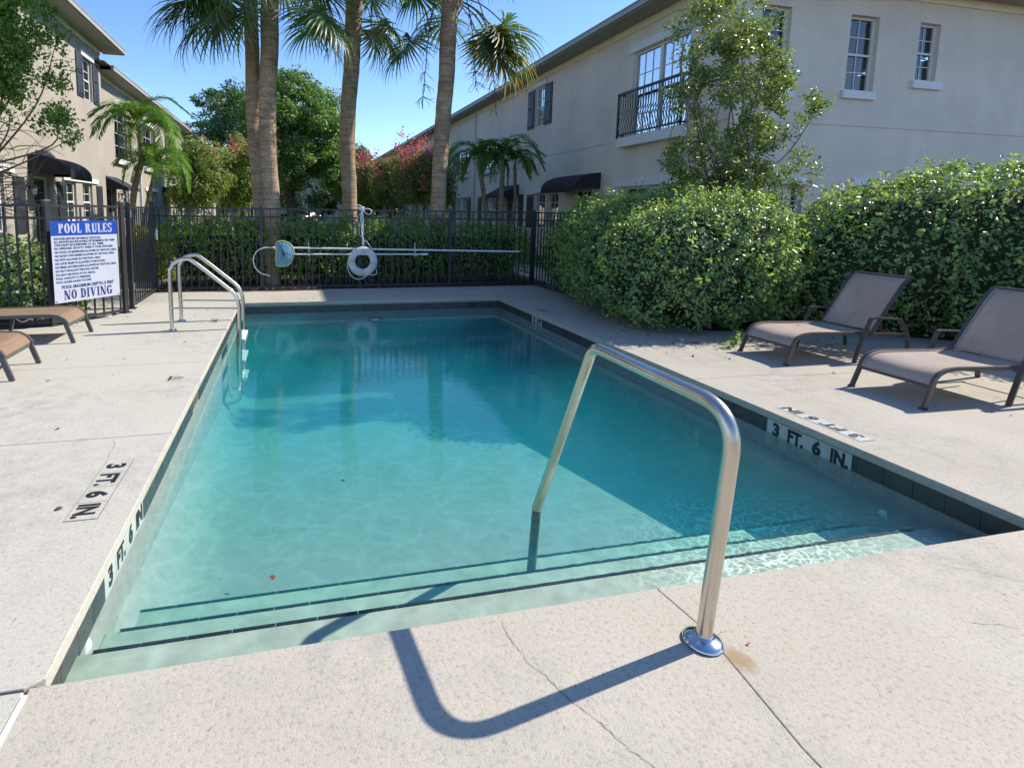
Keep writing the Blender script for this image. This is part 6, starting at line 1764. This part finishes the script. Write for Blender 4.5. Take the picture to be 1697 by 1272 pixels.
def lounger_tan(label, loc, rz):
    R = empty('sun_lounger', label, 'sun lounger', 'tan mesh loungers at the sign fence', loc, rz)
    W = 0.50; Lb = 1.75
    prof = catmull([(0.045, 0.185), (0.065, 0.22), (0.10, 0.252), (0.19, 0.278), (0.6, 0.276), (1.1, 0.272), (1.6, 0.275), (Lb, 0.275)], 6)
    V, F = [], []; m_ = 12
    for i, p in enumerate(prof):
        for k in range(m_ + 1):
            v = k / m_; V.append((-p[0], W * v, p[1] + 0.008 - 0.015 * (1 - (2 * v - 1) ** 2) * min(1, i / 12)))
    F = [(i * (m_ + 1) + k, i * (m_ + 1) + k + 1, (i + 1) * (m_ + 1) + k + 1, (i + 1) * (m_ + 1) + k) for i in range(len(prof) - 1) for k in range(m_)]
    o = MB().add(V, F, True).build('sling', M['sling_tan'], R); s = o.modifiers.new('thick', 'SOLIDIFY'); s.thickness = 0.004
    for y in (0.0, W):
        s = -1 if y == 0 else 1
        MB().sweep([(-p[0], y + 0.008 * s, p[1]) for p in prof], 0.028, 0.030, (0, 1, 0)).build('side_rail', M['grey_frame'], R)
        MB().beam((0.0, y + 0.008 * s, 0.0), (-0.075, y + 0.008 * s, 0.235), 0.026, 0.036, (1, 0, 0)).build('leg', M['grey_frame'], R)
        MB().beam((-Lb + 0.25, y + 0.008 * s, 0.0), (-Lb + 0.31, y + 0.008 * s, 0.26), 0.026, 0.036, (1, 0, 0)).build('leg', M['grey_frame'], R)
        MB().beam((-0.78, y + 0.008 * s, 0.0), (-0.72, y + 0.008 * s, 0.26), 0.026, 0.030, (1, 0, 0)).build('leg', M['grey_frame'], R)
    MB().beam((-0.062, 0.0, 0.175), (-0.062, W, 0.175), 0.024, 0.034).build('crossbar', M['grey_frame'], R)
    MB().beam((-0.75, 0.0, 0.235), (-0.75, W, 0.235), 0.024, 0.03).build('crossbar', M['grey_frame'], R)
    MB().tube(catmull([(-0.55, 0.1, 0.255), (-0.50, 0.1, 0.215), (-0.46, 0.1, 0.212), (-0.40, 0.1, 0.25)], 4), 0.008, 6).build('back_ratchet', M['chrome'], R)
    return R
lounger_tan('flat tan mesh lounger lying along the fence below the rules sign', (-2.10, 6.0, 0), 0)
lounger_tan('flat tan mesh lounger cut off by the left edge, nearer the camera', (-2.10, 4.74, 0), rad(2))

# ---- leaves on deck and in the pool
def fallen_leaf(label, x, y, z, s, rz, mm_, group=None, name='fallen_leaf'):
    rg = np.random.default_rng(int(abs(x * 1000 + y * 100)) + 1); V = []; n = 9
    for k in range(n):
        t = k / (n - 1); w_ = 0.36 * math.sin(math.pi * t ** 0.8) * s
        zc = 0.004 + 0.05 * s * math.sin(math.pi * t)
        V += [(s * (t - 0.5), -w_, zc + 0.18 * w_), (s * (t - 0.5), 0, zc), (s * (t - 0.5), w_, zc + 0.25 * w_)]
    F = []
    for k in range(n - 1): a = 3 * k; F += [(a, a + 1, a + 4, a + 3), (a + 1, a + 2, a + 5, a + 4)]
    o = MB().add(V, F, True).build(name, mm_, loc=(x, y, z)); o.rotation_euler = (0, 0, rz)
    return tag(o, label, 'leaf', group)
M['leaf_brown'] = simple('brown_leaf', (0.16, 0.065, 0.03), 0.6, var=0.4, nscale=60)
M['leaf_grey'] = simple('dark_dead_leaf', (0.05, 0.045, 0.035), 0.8, var=0.3, nscale=60)
fallen_leaf('brown leaf lying on the deck left of the 3 FT 6 IN marker', -1.02, 2.625, 0.001, 0.034, 0.2, M['leaf_brown'])
fallen_leaf('brown leaf floating on the pool near the steps on the left', -0.085, 2.187, -0.164, 0.034, 1.7, M['leaf_brown'])
fallen_leaf('small dark leaf floating in the middle of the pool', 0.281, 2.951, -0.164, 0.030, 0.1, M['leaf_grey'])
fallen_leaf('tiny purple petal on the deck right of the handrail plate', 1.405, 1.315, 0.001, 0.013, 0.4, M['red_ink'], name='fallen_petal')
def litter(name, label, n, boxes, s, seed, z, mm_=None, cat='leaf litter'):
    rg = np.random.default_rng(seed); P = []
    for _ in range(n):
        x0, x1, y0, y1 = boxes[rg.integers(len(boxes))]; P.append((rg.uniform(x0, x1), rg.uniform(y0, y1), z))
    P = np.array(P); V, F = leaf_arrays(P + (0, 0, 0.004), np.tile((0, 0, 1.0), (n, 1)), s * rg.uniform(0.4, 1.4, n), 0.5, 0.12, rg, tilt=0.25)
    o = bpy.data.objects.new(name, np_mesh(name, V, F, mm_ or M['litter'])); C.objects.link(o)
    tag(o, label, cat, kind='stuff')
litter('leaf_litter', 'small dead leaves scattered over the left deck', 26, [(-2.1, -0.8, 3.5, 8.0), (-2.0, -0.8, 5.0, 9.4)], 0.03, 1, 0.001)
litter('leaf_litter', 'small dead leaves scattered over the far deck', 34, [(-0.7, 4.3, 8.3, 9.45)], 0.035, 2, 0.001)
litter('leaf_litter', 'dead leaves and twigs along the foot of the hedge', 150, [(3.9, 4.2, 4.6, 7.0), (4.1, 6.0, 4.55, 5.1), (3.5, 4.3, 4.2, 6.0)], 0.035, 3, 0.001)
litter('leaf_litter', 'a few dead leaves on the right deck', 20, [(3.4, 4.4, 4.8, 8.2), (4.4, 5.4, 2.0, 3.8)], 0.03, 4, 0.001)
litter('floating_litter', 'tiny dark specks floating on the pool', 60, [(-0.5, 3.1, 2.2, 7.9), (0.3, 2.0, 3.5, 5.5)], 0.014, 5, -0.1635)
litter('deck_specks', 'tiny dark specks on the near deck', 40, [(-0.6, 3.0, 0.2, 1.55), (-1.6, -0.8, 1.0, 3.0)], 0.007, 6, 0.0005)
# low sprig growing out of the hedge over the deck
rg = np.random.default_rng(77)
sprig = empty('creeping_sprig', 'leafy sprig creeping from the hedge across the deck near the lounger foot', 'sprig', None, (4.55, 4.72, 0))
P = catmull([(0.3, 0.35, 0.12), (0.12, 0.12, 0.05), (-0.05, -0.02, 0.05), (-0.22, -0.08, 0.02)], 5)
MB().tube(P, 0.003, 5, False).build('stem', M['twig'], sprig)
LP = np.array([p + rg.normal(size=3) * 0.03 * (1, 1, 0.6) for p in P for _ in range(7)]); LP[:, 2] = np.abs(LP[:, 2]) + 0.01
leaves('foliage', LP, np.tile((0, 0, 1.0), (len(LP), 1)), 0.045, M['leaf_tl'], sprig)

# ---- courtyard lamp and parked car
lp = empty('street_lamp', 'slim dark lamp post with pale globe beyond the lawn', 'lamp post', None, (1.0, 28.0, 0))
MB().lathe([(0.10, 0), (0.10, 0.25), (0.06, 0.32), (0.045, 0.4), (0.035, 2.05), (0.06, 2.08), (0.0, 2.1)], (0, 0, 0), 14).build('post', M['shutter'], lp)
MB().lathe([(0.07, 2.08), (0.15, 2.30), (0.13, 2.42), (0.0, 2.50)], (0, 0, 0), 18).build('globe', M['lamp_glass'], lp)
MB().lathe([(0.14, 2.42), (0.06, 2.52), (0.02, 2.62), (0.0, 2.62)], (0, 0, 0), 14).build('finial', M['shutter'], lp)
car = empty('parked_car', 'dark parked car glimpsed beyond the lawn below the pale building', 'car', None, (1.2, 56, 0))
pr = catmull([(-2.2, 0.35), (-2.22, 0.75), (-1.5, 0.92), (-0.9, 1.0), (-0.3, 1.42), (0.7, 1.46), (1.4, 1.05), (2.1, 0.98), (2.2, 0.6), (2.15, 0.3)], 4)
b = MB(); V = []
for y, k in ((-0.85, 0.97), (-0.9, 1.0), (0.9, 1.0), (0.85, 0.97)): V += [(p[0] * k, y * (0.82 if p[1] > 1.1 else 1), p[1]) for p in pr]
n = len(pr); b.add(V, [(j * n + i, j * n + i + 1, (j + 1) * n + i + 1, (j + 1) * n + i) for j in range(3) for i in range(n - 1)] + [tuple(range(n)), tuple(range(3 * n, 4 * n))], True)
b.build('body', M['car_paint'], car)
MB().hexa([(-0.75, -0.80, 1.0), (1.15, -0.80, 1.0), (1.15, -0.78, 1.0), (-0.75, -0.78, 1.0), (-0.3, -0.76, 1.36), (0.65, -0.76, 1.36), (0.65, -0.74, 1.36), (-0.3, -0.74, 1.36)]).build('side_window', M['glass'], car)
for x in (-1.35, 1.35):
    for y in (-0.86, 0.86):
        w_ = MB().lathe([(0, -0.1), (0.31, -0.1), (0.33, 0), (0.31, 0.1), (0, 0.1)], (x, y, 0.32), 18, axis='y').build('wheel', M['tyre'], car)
        MB().lathe([(0, -0.105), (0.19, -0.105), (0.19, -0.1)], (x, y, 0.32), 14, axis='y').build('rim', M['chrome'], w_)
